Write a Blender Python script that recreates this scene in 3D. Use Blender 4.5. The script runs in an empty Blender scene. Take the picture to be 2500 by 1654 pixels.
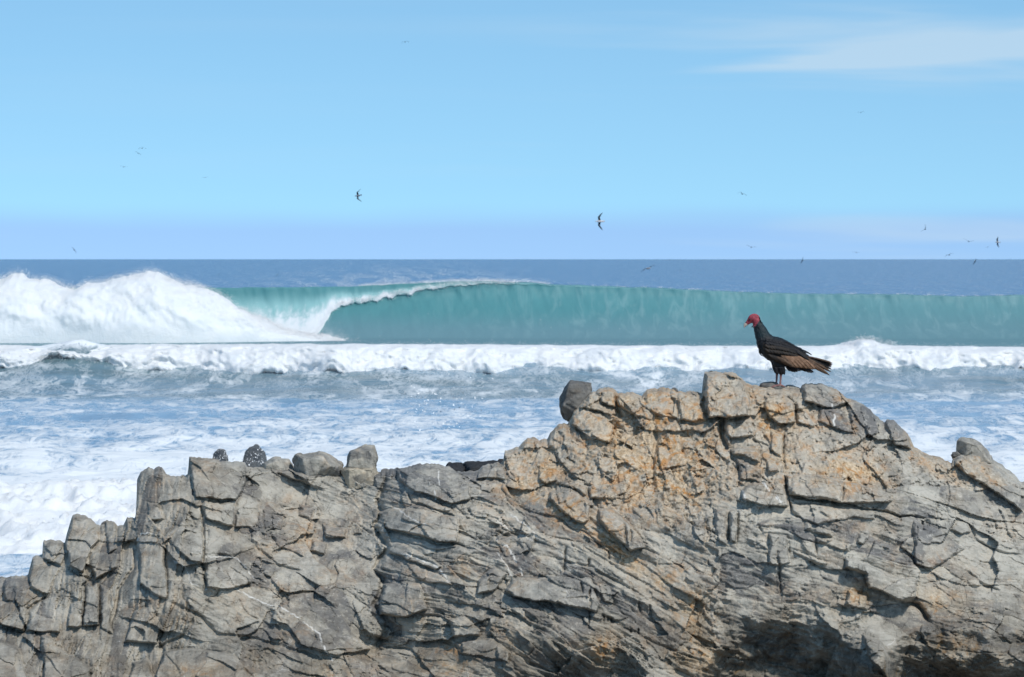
import bpy, bmesh, math, random
import numpy as np
from mathutils import Vector, Matrix, Quaternion
R = math.radians
scene = bpy.context.scene
col = scene.collection

# ------------------------------------------------------------------ camera, sky, sun, exposure
CAMZ, FOC, CX, HY = 4.0, 8333.33, 1250.0, 633.0      # eye height, focal length in source pixels, centre column, horizon row
cam = bpy.data.cameras.new('camera')
cam.lens = 120.0; cam.sensor_width = 36.0; cam.sensor_fit = 'HORIZONTAL'
cam.shift_y = -(827.0 - HY) / 2500.0
cam.clip_start = 0.5; cam.clip_end = 80000.0
cam.dof.use_dof = True; cam.dof.focus_distance = 25.0; cam.dof.aperture_fstop = 11.0
cam_o = bpy.data.objects.new('camera', cam); col.objects.link(cam_o)
cam_o.location = (0, 0, CAMZ); cam_o.rotation_euler = (R(90), 0, 0)
scene.camera = cam_o

SUN_EL, SUN_AZ = 48.0, 146.0            # azimuth clockwise from +Y (the view direction): behind the camera, to the right
sun = bpy.data.lights.new('sun', 'SUN'); sun.energy = 2.6; sun.angle = R(4.0); sun.color = (1.0, 0.945, 0.87)
sun_o = bpy.data.objects.new('sun', sun); col.objects.link(sun_o)
sd = Vector((math.sin(R(SUN_AZ))*math.cos(R(SUN_EL)), math.cos(R(SUN_AZ))*math.cos(R(SUN_EL)), math.sin(R(SUN_EL))))
sun_o.rotation_euler = sd.to_track_quat('Z', 'Y').to_euler()

world = bpy.data.worlds.new('World'); scene.world = world; world.use_nodes = True
def build_world():
    nt = world.node_tree; N = nt.nodes; L = nt.links; N.clear()
    out = N.new('ShaderNodeOutputWorld'); bg = N.new('ShaderNodeBackground'); L.new(bg.outputs[0], out.inputs[0])
    tc = N.new('ShaderNodeTexCoord'); sep = N.new('ShaderNodeSeparateXYZ'); L.new(tc.outputs['Generated'], sep.inputs[0])
    def math_(op, a, b=None, clamp=False):
        m = N.new('ShaderNodeMath'); m.operation = op; m.use_clamp = clamp
        for i, v in enumerate((a, b)):
            if v is None: continue
            if isinstance(v, (int, float)): m.inputs[i].default_value = v
            else: L.new(v, m.inputs[i])
        return m.outputs[0]
    # the clean maritime air keeps its blue low down: the sky is looked up a little above the true elevation everywhere
    zc = math_('ABSOLUTE', sep.outputs[2])
    zz = math_('ADD', math_('MULTIPLY', zc, 1.2), 0.15)
    comb = N.new('ShaderNodeCombineXYZ'); L.new(sep.outputs[0], comb.inputs[0]); L.new(sep.outputs[1], comb.inputs[1]); L.new(zz, comb.inputs[2])
    nrm = N.new('ShaderNodeVectorMath'); nrm.operation = 'NORMALIZE'; L.new(comb.outputs[0], nrm.inputs[0])
    sky = N.new('ShaderNodeTexSky'); sky.sky_type = 'NISHITA'; sky.sun_disc = False
    sky.sun_elevation = R(SUN_EL); sky.sun_rotation = R(SUN_AZ); sky.air_density = 1.0; sky.dust_density = 0.35; sky.ozone_density = 1.3
    L.new(nrm.outputs[0], sky.inputs[0])
    # low bank of haze along the horizon, slightly uneven top
    mp = N.new('ShaderNodeMapping'); mp.inputs['Scale'].default_value = (9, 9, 60); L.new(tc.outputs['Generated'], mp.inputs[0])
    nz = N.new('ShaderNodeTexNoise'); nz.inputs['Scale'].default_value = 1.0; nz.inputs['Detail'].default_value = 2; L.new(mp.outputs[0], nz.inputs['Vector'])
    edge = math_('ADD', 0.0118, math_('MULTIPLY', math_('SUBTRACT', nz.outputs[0], 0.5), 0.0075))
    bank = N.new('ShaderNodeMapRange'); bank.interpolation_type = 'SMOOTHSTEP'
    L.new(math_('SUBTRACT', zc, edge), bank.inputs[0]); bank.inputs[1].default_value = -0.0035; bank.inputs[2].default_value = 0.0055
    bank.inputs[3].default_value = 1; bank.inputs[4].default_value = 0
    mixb = N.new('ShaderNodeMix'); mixb.data_type = 'RGBA'; mixb.blend_type = 'MULTIPLY'
    L.new(math_('MULTIPLY', bank.outputs[0], 1.0), mixb.inputs[0]); L.new(sky.outputs[0], mixb.inputs[6]); mixb.inputs[7].default_value = (0.91, 0.80, 0.94, 1)
    # thin cirrus: long streaks, slightly tilted
    mp2 = N.new('ShaderNodeMapping'); mp2.inputs['Rotation'].default_value = (0, R(-7), 0); mp2.inputs['Scale'].default_value = (5.5, 5.5, 75)
    mp2.inputs['Location'].default_value = (0.35, 0.0, 2.73)
    L.new(tc.outputs['Generated'], mp2.inputs[0])
    n2 = N.new('ShaderNodeTexNoise'); n2.inputs['Scale'].default_value = 1.0; n2.inputs['Detail'].default_value = 4; n2.inputs['Roughness'].default_value = 0.5
    n2.inputs['Distortion'].default_value = 0.35
    L.new(mp2.outputs[0], n2.inputs['Vector'])
    cl = N.new('ShaderNodeMapRange'); cl.interpolation_type = 'SMOOTHSTEP'; L.new(n2.outputs[0], cl.inputs[0])
    cl.inputs[1].default_value = 0.46; cl.inputs[2].default_value = 0.75
    # one long wedge of cirrus on the right, thin at its tip, sharper below than above; only faint streaks elsewhere
    ty = math_('MAXIMUM', sep.outputs[1], 0.05)
    ax = math_('DIVIDE', sep.outputs[0], ty); el = math_('DIVIDE', sep.outputs[2], ty)
    axis = math_('ADD', 0.0555, math_('MULTIPLY', math_('SUBTRACT', ax, 0.05), 0.085))
    wd = math_('ADD', 0.0010, math_('MULTIPLY', math_('MAXIMUM', math_('SUBTRACT', ax, 0.045), 0.0), 0.055))
    dv = math_('DIVIDE', math_('SUBTRACT', el, math_('ADD', axis, math_('MULTIPLY', math_('SUBTRACT', nz.outputs[0], 0.5), 0.006))), wd)
    def mr(v, a, b, c=0.0, d=1.0):
        q = N.new('ShaderNodeMapRange'); q.interpolation_type = 'SMOOTHSTEP'; L.new(v, q.inputs[0])
        for i_, x_ in enumerate((a, b, c, d)): q.inputs[i_+1].default_value = x_
        return q.outputs[0]
    wedge = math_('MULTIPLY', math_('MULTIPLY', mr(dv, -1.2, -0.1), mr(dv, 1.6, -0.1)), mr(ax, 0.044, 0.075))
    wedge = math_('MULTIPLY', wedge, mr(n2.outputs[0], 0.34, 0.60, 0.15, 1.0))
    side = mr(ax, -0.04, 0.10, 0.06, 0.6)
    amt = math_('MINIMUM', math_('ADD', math_('MULTIPLY', wedge, 0.75), math_('MULTIPLY', math_('MULTIPLY', cl.outputs[0], side), 1.0)), 0.6)
    mixc = N.new('ShaderNodeMix'); mixc.data_type = 'RGBA'
    L.new(amt, mixc.inputs[0]); L.new(mixb.outputs[2], mixc.inputs[6]); mixc.inputs[7].default_value = (5.1, 4.8, 5.5, 1)
    tint = N.new('ShaderNodeMix'); tint.data_type = 'RGBA'; tint.blend_type = 'MULTIPLY'; tint.inputs[0].default_value = 1
    L.new(mixc.outputs[2], tint.inputs[6]); tint.inputs[7].default_value = (0.76, 1.01, 1.03, 1)
    L.new(tint.outputs[2], bg.inputs[0]); bg.inputs[1].default_value = 0.128
build_world()
vs = scene.view_settings
vs.view_transform = 'Standard'; vs.look = 'None'; vs.gamma = 1.0; vs.use_curve_mapping = False; vs.exposure = 0.25
scene.render.engine = 'CYCLES'
scene.cycles.use_denoising = True
scene.cycles.use_adaptive_sampling = True; scene.cycles.adaptive_threshold = 0.02
scene.cycles.max_bounces = 5; scene.cycles.diffuse_bounces = 2; scene.cycles.glossy_bounces = 2; scene.cycles.transparent_max_bounces = 6; scene.cycles.transmission_bounces = 4

# ------------------------------------------------------------------ helpers
def W(px, py, Y):                                     # the point at distance Y seen at a pixel of the photograph
    return np.array(((px - CX)/FOC*Y, Y, CAMZ - (py - HY)/FOC*Y))
def tag(o, label=None, cat=None, group=None, kind=None):
    if label: o['label'] = label
    if cat: o['category'] = cat
    if group: o['group'] = group
    if kind: o['kind'] = kind
    return o
def link(name, me, mat=None, parent=None):
    o = bpy.data.objects.new(name, me); col.objects.link(o)
    if mat is not None and me is not None and not me.materials: me.materials.append(mat)
    if parent is not None: o.parent = parent
    return o
def empty(name, loc=(0, 0, 0)):
    o = bpy.data.objects.new(name, None); col.objects.link(o); o.location = loc; return o
def np_mesh(name, V, F, smooth=False, attrs=None):
    V = np.ascontiguousarray(V, dtype=np.float32); F = np.ascontiguousarray(F, dtype=np.int32)
    me = bpy.data.meshes.new(name); n, k = F.shape
    me.vertices.add(len(V)); me.vertices.foreach_set('co', V.ravel())
    me.loops.add(n*k); me.loops.foreach_set('vertex_index', F.ravel())
    me.polygons.add(n); me.polygons.foreach_set('loop_start', np.arange(0, n*k, k, dtype=np.int32))
    me.polygons.foreach_set('loop_total', np.full(n, k, dtype=np.int32))
    if smooth: me.polygons.foreach_set('use_smooth', np.ones(n, dtype=bool))
    for an, av in (attrs or {}).items():
        a = me.attributes.new(an, 'FLOAT', 'POINT'); a.data.foreach_set('value', np.ascontiguousarray(av, dtype=np.float32).ravel())
    me.update(calc_edges=True); me.validate()
    return me
def grid_faces(nr, nc):
    i = np.arange((nr-1)*(nc-1)); r = i//(nc-1); c = i % (nc-1); a = r*nc + c
    return np.stack([a, a+1, a+nc+1, a+nc], 1)
def h2(ix, iy, s):                                    # integer hash -> 0..1
    n = (ix.astype(np.int64)*374761393 + iy.astype(np.int64)*668265263 + int(s)*982451653) & 0xffffffff
    n = ((n ^ (n >> 13))*1274126177) & 0xffffffff
    n = ((n ^ (n >> 16))*2246822519) & 0xffffffff
    return ((n ^ (n >> 15)) & 0xffffff)/16777215.0
def perlin(x, y, s=0):
    xi = np.floor(x); yi = np.floor(y); fx = x - xi; fy = y - yi
    u = fx*fx*fx*(fx*(fx*6-15)+10); v = fy*fy*fy*(fy*(fy*6-15)+10)
    xi = xi.astype(np.int64); yi = yi.astype(np.int64)
    def g(a, b, dx, dy):
        t = h2(a, b, s)*6.2831853; return np.cos(t)*dx + np.sin(t)*dy
    n00 = g(xi, yi, fx, fy); n10 = g(xi+1, yi, fx-1, fy); n01 = g(xi, yi+1, fx, fy-1); n11 = g(xi+1, yi+1, fx-1, fy-1)
    a = n00 + u*(n10-n00); b = n01 + u*(n11-n01)
    return (a + v*(b-a))*1.5
def fbm(x, y, s=0, octv=4, gain=0.5, lac=2.03):
    r = 0; a = 1.0; t = 0
    for i in range(octv):
        r = r + a*perlin(x, y, s+i*17); t += a; a *= gain; x = x*lac+3.1; y = y*lac+7.7
    return r/t
def billow(x, y, s=0, octv=4, gain=0.5):
    r = 0; a = 1.0; t = 0
    for i in range(octv):
        r = r + a*(1-np.abs(perlin(x, y, s+i*17))*2); t += a; a *= gain; x = x*2.03+3.1; y = y*2.03+7.7
    return r/t
def sstep(a, b, x):
    t = np.clip((x-a)/(b-a), 0, 1); return t*t*(3-2*t)
def seg_dist(px, py, pts):
    d = np.full(px.shape, 1e9); tt = np.zeros(px.shape); n = len(pts)-1
    for i in range(n):
        ax, ay = pts[i]; bx, by = pts[i+1]; vx, vy = bx-ax, by-ay
        t = np.clip(((px-ax)*vx+(py-ay)*vy)/(vx*vx+vy*vy+1e-9), 0, 1)
        dd = np.hypot(px-ax-t*vx, py-ay-t*vy); m = dd < d
        d = np.where(m, dd, d); tt = np.where(m, (i+t)/n, tt)
    return d, tt
def in_poly(px, py, poly):
    ins = np.zeros(px.shape, dtype=bool); n = len(poly); j = n-1
    for i in range(n):
        xi, yi = poly[i]; xj, yj = poly[j]
        if yi != yj:
            c = ((yi > py) != (yj > py)) & (px < (xj-xi)*(py-yi)/(yj-yi)+xi); ins ^= c
        j = i
    return ins

# ------------------------------------------------------------------ node helper for materials
class Mat:
    def __init__(s, name):
        s.m = bpy.data.materials.new(name); s.m.use_nodes = True; s.nt = s.m.node_tree; s.N = s.nt.nodes; s.L = s.nt.links; s.N.clear()
        s.out = s.N.new('ShaderNodeOutputMaterial')
    def put(s, sock, v):
        if v is None: return
        if isinstance(v, (int, float)): sock.default_value = v
        elif isinstance(v, (tuple, list)): sock.default_value = tuple(v) + ((1,) if len(v) == 3 and sock.type == 'RGBA' else ())
        else: s.L.new(v, sock)
    def pos(s, scale=(1, 1, 1), rot=(0, 0, 0), loc=(0, 0, 0), obj=True):
        t = s.N.new('ShaderNodeTexCoord'); m = s.N.new('ShaderNodeMapping')
        m.inputs['Scale'].default_value = scale; m.inputs['Rotation'].default_value = rot; m.inputs['Location'].default_value = loc
        s.L.new(t.outputs['Object'], m.inputs[0]); return m.outputs[0]
    def noise(s, vec, scale=1, detail=5, rough=0.55, dist=0, typ='FBM'):
        n = s.N.new('ShaderNodeTexNoise'); n.noise_type = typ; s.L.new(vec, n.inputs['Vector'])
        n.inputs['Scale'].default_value = scale; n.inputs['Detail'].default_value = detail; n.inputs['Roughness'].default_value = rough; n.inputs['Distortion'].default_value = dist
        return n.outputs[0]
    def voro(s, vec, scale=1, feat='F1', rnd=1.0):
        n = s.N.new('ShaderNodeTexVoronoi'); n.feature = feat; s.L.new(vec, n.inputs['Vector']); n.inputs['Scale'].default_value = scale; n.inputs['Randomness'].default_value = rnd
        return n.outputs[0]
    def ramp(s, v, a, b, c=0.0, d=1.0, smooth=True):
        n = s.N.new('ShaderNodeMapRange'); n.interpolation_type = 'SMOOTHSTEP' if smooth else 'LINEAR'
        for i, q in enumerate((v, a, b, c, d)): s.put(n.inputs[i], q)
        return n.outputs[0]
    def math(s, op, a, b=None, clamp=False):
        n = s.N.new('ShaderNodeMath'); n.operation = op; n.use_clamp = clamp; s.put(n.inputs[0], a); s.put(n.inputs[1], b); return n.outputs[0]
    def mix(s, f, a, b, blend='MIX'):
        n = s.N.new('ShaderNodeMix'); n.data_type = 'RGBA'; n.blend_type = blend; s.put(n.inputs[0], f); s.put(n.inputs[6], a); s.put(n.inputs[7], b); return n.outputs[2]
    def attr(s, name):
        n = s.N.new('ShaderNodeAttribute'); n.attribute_name = name; return n.outputs['Fac']
    def bump(s, h, strength=0.5, dist=0.02, prev=None):
        n = s.N.new('ShaderNodeBump'); n.inputs['Strength'].default_value = strength; n.inputs['Distance'].default_value = dist; s.L.new(h, n.inputs['Height'])
        if prev is not None: s.L.new(prev, n.inputs['Normal'])
        return n.outputs[0]
    def principled(s, color, rough=0.8, normal=None, **kw):
        p = s.N.new('ShaderNodeBsdfPrincipled'); s.put(p.inputs['Base Color'], color); s.put(p.inputs['Roughness'], rough)
        if normal is not None: s.L.new(normal, p.inputs['Normal'])
        for k, v in kw.items(): s.put(p.inputs[k.replace('_', ' ')], v)
        return p.outputs[0]
    def surf(s, sh): s.L.new(sh, s.out.inputs[0]); return s.m
def simple(name, c, rough=0.7, **kw):
    m = Mat(name); return m.surf(m.principled(c, rough, **kw))
# ------------------------------------------------------------------ rock material
def rock_material(name='rock_face', attrs=True, tint=(1, 1, 1), dark=0.0):
    m = Mat(name)
    p = m.pos()
    mid = m.noise(p, 5.0, 4, 0.62, 0.6)
    fine = m.noise(p, 30.0, 4, 0.74)
    c = m.mix(m.ramp(mid, 0.36, 0.62), (0.252, 0.239, 0.209), (0.430, 0.398, 0.336))
    if attrs:
        tone = m.attr('tone')
        c = m.mix(m.ramp(tone, 0.05, -0.75, 0, 0.78), c, (0.118, 0.118, 0.121))     # bluish grey fresh faces
        c = m.mix(m.ramp(tone, 0.05, 0.8, 0, 0.62), c, (0.50, 0.470, 0.400))        # bleached faces
    # bedding lines, wavering, some pale and some dark
    pw = m.pos(scale=(1.4, 1.4, 17), rot=(0, R(17), 0))
    bed = m.noise(pw, 1.8, 4, 0.68, 0.9)
    c = m.mix(m.ramp(bed, 0.54, 0.70, 0, 0.40), c, (0.125, 0.120, 0.108))
    c = m.mix(m.ramp(bed, 0.42, 0.28, 0, 0.42), c, (0.52, 0.48, 0.405))
    c = m.mix(m.ramp(fine, 0.53, 0.70, 0, 0.60), c, (0.56, 0.52, 0.45))
    c = m.mix(m.ramp(fine, 0.46, 0.28, 0, 0.5), c, (0.085, 0.078, 0.066))
    if attrs:
        st = m.attr('stain')
        sn = m.noise(p, 4.5, 4, 0.66, 1.2)
        c = m.mix(m.math('MULTIPLY', st, m.ramp(sn, 0.28, 0.58, 0.15, 0.95)), c, m.mix(m.ramp(fine, 0.35, 0.65), (0.36, 0.250, 0.145), (0.64, 0.50, 0.335)))
        sn2 = m.noise(p, 8.0, 3, 0.62, 1.6)
        c = m.mix(m.math('MULTIPLY', st, m.ramp(sn2, 0.48, 0.66, 0, 0.9)), c, (0.44, 0.210, 0.065))
        c = m.mix(m.math('MULTIPLY', m.attr('brown'), m.ramp(mid, 0.25, 0.75, 0.75, 0.2)), c, (0.135, 0.110, 0.076))
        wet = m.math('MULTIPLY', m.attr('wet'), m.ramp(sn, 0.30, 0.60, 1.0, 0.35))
        c = m.mix(wet, c, (0.030, 0.028, 0.024))  # near black for wet rock and for the undercut's painted shade
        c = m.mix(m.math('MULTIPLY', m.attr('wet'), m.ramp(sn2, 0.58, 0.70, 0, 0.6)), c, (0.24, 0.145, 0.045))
        c = m.mix(m.math('MULTIPLY', m.attr('vein'), m.ramp(fine, 0.3, 0.5, 0.35, 0.9)), c, (0.70, 0.67, 0.61))
    # hairline joints filled with dirt, and pale quartz veinlets
    vd = m.voro(m.pos(scale=(1.0, 1.0, 2.4), rot=(0.3, R(24), 0.2)), 3.4, 'DISTANCE_TO_EDGE')
    gt = m.math('SUBTRACT', mid, 0.0)
    c = m.mix(m.math('MULTIPLY', m.ramp(vd, 0.008, 0.0), m.ramp(gt, 0.53, 0.60, 0, 0.65)), c, (0.62, 0.58, 0.52))
    vk = m.voro(m.pos(scale=(2.2, 1.0, 1.0), rot=(0.2, R(20), 0.1)), 6.5, 'DISTANCE_TO_EDGE')
    ck = m.math('MULTIPLY', m.ramp(vk, 0.028, 0.0), m.ramp(gt, 0.49, 0.41, 0, 0.6))
    c = m.mix(ck, c, (0.05, 0.045, 0.038))
    if dark > 0: c = m.mix(dark, c, (0.03, 0.032, 0.037))
    if tint != (1, 1, 1): c = m.mix(1.0, c, tint, 'MULTIPLY')
    hgt = m.math('ADD', m.math('MULTIPLY', fine, 0.8), m.math('MULTIPLY', bed, 0.55))
    hgt = m.math('SUBTRACT', hgt, m.math('MULTIPLY', ck, 0.35))
    b = m.bump(hgt, 0.7, 0.015)
    return m.surf(m.principled(c, 0.85, b, Specular_IOR_Level=0.25))
M_ROCK = rock_material()

# ------------------------------------------------------------------ rock outcrop: outline and features read off the photograph
RIDGE = [(-420,1470),(-300,1452),(-180,1440),(-60,1416),(0,1407),(15,1410),(34,1407),(68,1403),(71,1393),(80,1359),(103,1354),(104,1329),(107,1320),(130,1318),(158,1323),(163,1302),
 (178,1255),(205,1257),(226,1270),(244,1285),(247,1279),(257,1279),(259,1269),(278,1274),(286,1285),(301,1283),(311,1262),(330,1266),(333,1234),(326,1223),(327,1204),(335,1170),
 (343,1151),(364,1139),(376,1147),(388,1136),(396,1142),(407,1158),(436,1163),(459,1158),(461,1116),(489,1117),(534,1122),(536,1128),(542,1125),(575,1126),(598,1130),(602,1140),
 (636,1141),(680,1143),(714,1146),(760,1150),(833,1154),(880,1160),(929,1150),(931,1145),(967,1143),(1000,1139),(1020,1132),(1065,1132),(1095,1138),(1114,1151),(1130,1149),(1167,1149),(1179,1134),
 (1200,1131),(1224,1130),(1229,1124),(1232,1100),(1255,1096),(1270,1084),(1289,1071),(1304,1067),(1315,1075),(1336,1072),(1344,1055),(1364,1035),(1386,1034),(1400,1005),(1420,976),
 (1445,958),(1465,949),(1482,944),(1503,953),(1509,961),(1543,957),(1567,966),(1570,959),(1580,951),(1617,946),(1638,951),(1644,946),(1654,956),(1688,956),(1716,958),(1717,937),(1719,922),
 (1712,911),(1714,907),(1739,907),(1762,909),(1786,908),(1806,919),(1823,936),(1854,942),(1880,943),(1918,943),(1955,949),(1957,941),(1968,936),(2009,937),(2043,951),(2066,969),(2098,984),
 (2123,998),(2152,1027),(2159,1031),(2166,1023),(2184,1027),(2199,1041),(2217,1060),(2233,1091),(2256,1105),(2294,1117),(2323,1132),(2327,1118),(2345,1110),(2377,1108),(2404,1112),
 (2445,1134),(2483,1164),(2493,1177),(2506,1176),(2560,1200),(2650,1250),(2760,1300),(2920,1370)]
def z5(p): return [(x/2.64, 1060+y/2.64) for x, y in p]
def z6(p): return [(800+x/2.64, 1060+y/2.64) for x, y in p]
def z7(p): return [(1650+x/2.64, 1060+y/2.64) for x, y in p]
def z8(p): return [(1300+x/2.9625, 880+y/2.9625) for x, y in p]
# traced blocks: outline, how far proud (m), tilt across and down (m per m; positive leans that edge away), tone
BLOCKS = []
def B(poly, proud, tx=0.0, ty=0.0, tone=0.0): BLOCKS.append((poly, proud, tx, ty, tone))
B(z5([(1215,145),(1400,165),(1580,190),(1590,240),(1560,370),(1530,430),(1420,420),(1260,410),(1235,330),(1220,200)]),.15,.05,-.25,.1)
B(z5([(1330,440),(1520,435),(1500,600),(1340,545),(1305,480)]),.15,0,-.2,.45)
B(z5([(1560,380),(1680,440),(1640,600),(1540,610),(1510,600),(1530,450)]),.09,.2,-.1,.2)
B(z5([(470,515),(540,520),(650,600),(640,680),(590,740),(550,890),(440,850),(420,700)]),.15,.35,-.2,0)
B(z5([(275,685),(420,700),(410,800),(385,855),(280,800)]),.1,.2,-.3,0)
B(z5([(205,790),(280,805),(385,865),(310,1035),(190,990),(185,900)]),.12,.3,-.2,.1)
B(z5([(20,930),(190,930),(240,1040),(150,1120),(40,1080),(10,980)]),.1,.3,-.2,-.4)
B(z5([(-20,1080),(90,1080),(185,1130),(150,1270),(0,1230),(-30,1200)]),.14,.2,-.3,-.1)
B(z5([(200,1140),(390,1220),(380,1280),(160,1260)]),.12,.2,-.3,.1)
B(z5([(880,640),(1060,680),(1070,800),(1080,1070),(1020,1060),(900,960),(890,800)]),.13,.25,-.15,.15)
B(z5([(1070,600),(1300,600),(1310,830),(1220,820),(1080,690)]),.09,-.1,-.3,.1)
B(z5([(1330,790),(1520,800),(1640,960),(1450,1000),(1330,990)]),.1,.15,-.25,.1)
B(z5([(1340,600),(1500,600),(1640,720),(1510,790),(1330,770)]),.06,.2,-.2,.05)
B(z5([(1050,1400),(1250,1380),(1500,1420),(1660,1600),(990,1600)]),.2,0,-.35,0)
B(z5([(850,1470),(950,1440),(1010,1600),(830,1600)]),.16,.3,-.2,.1)
B(z5([(270,1290),(330,1300),(350,1360),(400,1390),(590,1500),(560,1600),(290,1600),(270,1380)]),.16,.3,-.2,.1)
B(z5([(-30,1330),(0,1330),(130,1380),(170,1600),(-40,1600)]),.24,.35,-.2,.05)
B(z5([(560,980),(640,960),(640,1240),(540,1240)]),.09,.2,-.05,.1)
B(z5([(440,1100),(545,1060),(535,1250),(430,1250)]),.12,.25,-.1,.1)
B(z5([(650,970),(700,1000),(720,1300),(645,1250)]),.05,.3,0,-.1)
B(z5([(580,740),(770,780),(760,860),(690,900),(620,950),(590,850)]),.1,.1,-.35,.05)
B(z5([(682,553),(755,590),(750,740),(690,770)]),.07,.2,0,0)
B(z5([(820,533),(880,560),(910,620),(880,680),(800,700)]),.07,.3,-.2,0)
B(z5([(940,440),(1030,450),(1060,540),(960,560)]),.08,.1,-.2,.1)
B(z5([(1880,130),(2060,260),(2000,330),(1900,300),(1780,250)]),.06,.1,-.3,-.1)
B(z5([(1750,520),(1850,530),(1830,620),(1760,610)]),.07,.2,-.1,-.5)
B(z5([(1930,440),(2020,480),(2000,560),(1920,520)]),.07,.2,-.1,-.7)
B(z5([(1740,640),(1900,680),(1960,790),(1800,740)]),.07,.1,-.2,-.7)
B(z5([(2080,580),(2230,600),(2230,670),(2100,660)]),.06,.1,-.3,-.3)
B(z5([(2010,680),(2110,700),(2090,780),(2000,760)]),.06,.2,-.2,-.3)
B(z5([(860,1150),(960,1100),(1030,1230),(1000,1350),(800,1340)]),.08,.2,-.2,0)
B(z6([(450,230),(700,195),(830,240),(910,330),(920,430),(800,450),(560,370),(450,300)]),.14,.05,-.2,-.15)
B(z6([(340,500),(480,470),(840,540),(850,600),(840,710),(700,690),(400,610),(330,570)]),.16,-.05,-.3,0)
B(z6([(520,380),(800,475),(825,530),(540,440)]),.07,0,-.3,.05)
B(z6([(370,690),(480,700),(740,850),(690,880),(370,760)]),.09,.0,-.4,.15)
B(z6([(360,775),(560,830),(760,930),(800,970),(650,960),(350,860)]),.07,0,-.4,.1)
B(z6([(380,960),(600,960),(650,1130),(500,1180),(340,1170),(340,1050)]),.16,.05,-.25,0)
B(z6([(1430,380),(1560,340),(1680,440),(1690,560),(1650,580),(1500,500),(1420,420)]),.17,.05,-.25,-.1)
B(z6([(1740,480),(1850,470),(2000,640),(2050,740),(1950,760),(1830,650),(1740,560)]),.17,.15,-.2,-.1)
B(z6([(1360,230),(1460,220),(1500,300),(1400,330),(1350,290)]),.1,.1,-.25,-.25)
B(z6([(1480,260),(1560,270),(1670,330),(1660,400),(1560,340),(1470,320)]),.07,.1,-.3,-.2)
B(z6([(1180,930),(1300,905),(1700,930),(1760,1100),(1730,1150),(1500,1100),(1340,1080),(1200,1060),(1150,1010)]),.2,.05,-.3,.1)
B(z6([(1090,650),(1330,660),(1310,760),(1150,780),(1090,700)]),.07,.1,-.2,0)
B(z6([(770,1190),(880,1180),(980,1260),(970,1300),(800,1300)]),.14,.1,-.3,.2)
B(z6([(960,940),(1080,850),(1160,900),(1090,1010),(960,1030)]),.1,.1,-.25,-.2)
B(z6([(980,240),(1120,190),(1150,290),(960,290)]),.08,0,-.3,0)
B(z6([(1680,330),(1920,310),(1940,370),(1820,420),(1690,420)]),.07,.1,-.3,0)
B(z6([(1750,960),(1820,980),(1850,1100),(1790,1080)]),.07,.3,-.1,0)
B(z6([(820,1340),(1060,1310),(1180,1400),(1160,1470),(860,1420)]),.1,0,-.4,-.2)
B(z7([(700,270),(900,260),(1180,300),(1390,420),(1370,440),(1100,450),(860,430),(720,370)]),.16,.0,-.2,.1)
B(z7([(1200,320),(1290,330),(1390,400),(1340,440),(1200,420)]),.1,.1,-.25,-.2)
B(z7([(740,450),(1150,475),(1280,500),(1280,560),(1150,540),(900,580),(750,510)]),.06,.05,-.2,-.1)
B(z7([(240,480),(330,490),(330,720),(270,700)]),.08,.35,-.1,-.3)
B(z7([(345,490),(400,500),(390,700),(350,690)]),.11,.3,-.1,0)
B(z7([(110,560),(200,550),(190,720),(110,640)]),.09,.35,-.1,-.5)
B(z7([(1100,800),(1250,830),(1400,920),(1560,930),(1540,1060),(1420,1070),(1320,1010),(1230,1000),(1210,900),(1090,860)]),.28,.0,-.3,.15)
B(z7([(1110,1000),(1240,1050),(1230,1140),(1100,1100)]),.14,.1,-.2,.1)
B(z7([(760,760),(980,830),(960,860),(770,790)]),.07,.05,-.3,.1)
B(z7([(900,650),(1140,720),(1130,760),(910,700)]),.09,.05,-.3,.1)
B(z7([(840,550),(1010,650),(1000,670),(830,610)]),.08,.05,-.3,.1)
B(z7([(1800,130),(2000,200),(2230,320),(2230,500),(2000,340),(1790,200)]),.16,.05,-.15,-.1)
B(z7([(1180,640),(1240,660),(1210,710),(1170,700)]),.1,.2,-.1,.1)
B(z7([(1530,560),(1700,620),(1860,740),(1650,870),(1540,840)]),.12,.25,-.1,-.5)
B(z7([(500,310),(700,330),(720,470),(560,460),(420,420),(420,370)]),.12,.1,-.25,.2)
B(z7([(600,640),(720,650),(740,840),(610,840)]),.08,.3,-.1,-.4)
B(z7([(1200,1290),(1330,1330),(1390,1450),(1380,1600),(1240,1450)]),.28,.1,-.2,.1)
B(z7([(2090,490),(2130,500),(2180,670),(2150,660)]),.07,.3,0,.1)
B(z7([(1540,540),(1880,560),(1900,640),(1850,650),(1700,600)]),.07,0,-.3,.1)
B(z7([(380,150),(560,220),(560,320),(420,290)]),.07,.1,.2,-.4)
B(z8([(1217,85),(1440,85),(1510,120),(1560,190),(1580,300),(1560,400),(1380,420),(1270,420),(1260,300),(1235,240),(1240,125)]),.26,.08,-.15,.3)
B(z8([(615,245),(720,230),(800,270),(880,400),(860,440),(700,380),(610,330)]),.09,.1,-.25,0)
B(z8([(800,230),(940,200),(1040,280),(1040,420),(900,400),(820,340)]),.07,.15,-.25,-.1)
B(z8([(1050,240),(1190,240),(1240,420),(1160,450),(1070,430),(1050,330)]),.10,.1,-.2,.1)
B(z8([(490,205),(560,195),(610,230),(600,350),(500,300)]),.08,.1,-.2,-.1)
B(z8([(360,300),(490,300),(600,360),(600,400),(480,370),(340,350)]),.06,.1,-.3,-.1)
B(z8([(280,400),(380,365),(500,380),(600,480),(560,600),(400,560),(290,470)]),.1,.1,-.25,.3)
B(z8([(1680,260),(1800,240),(1890,300),(1900,460),(1800,470),(1720,420),(1680,330)]),.14,.05,-.15,.3)
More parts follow.
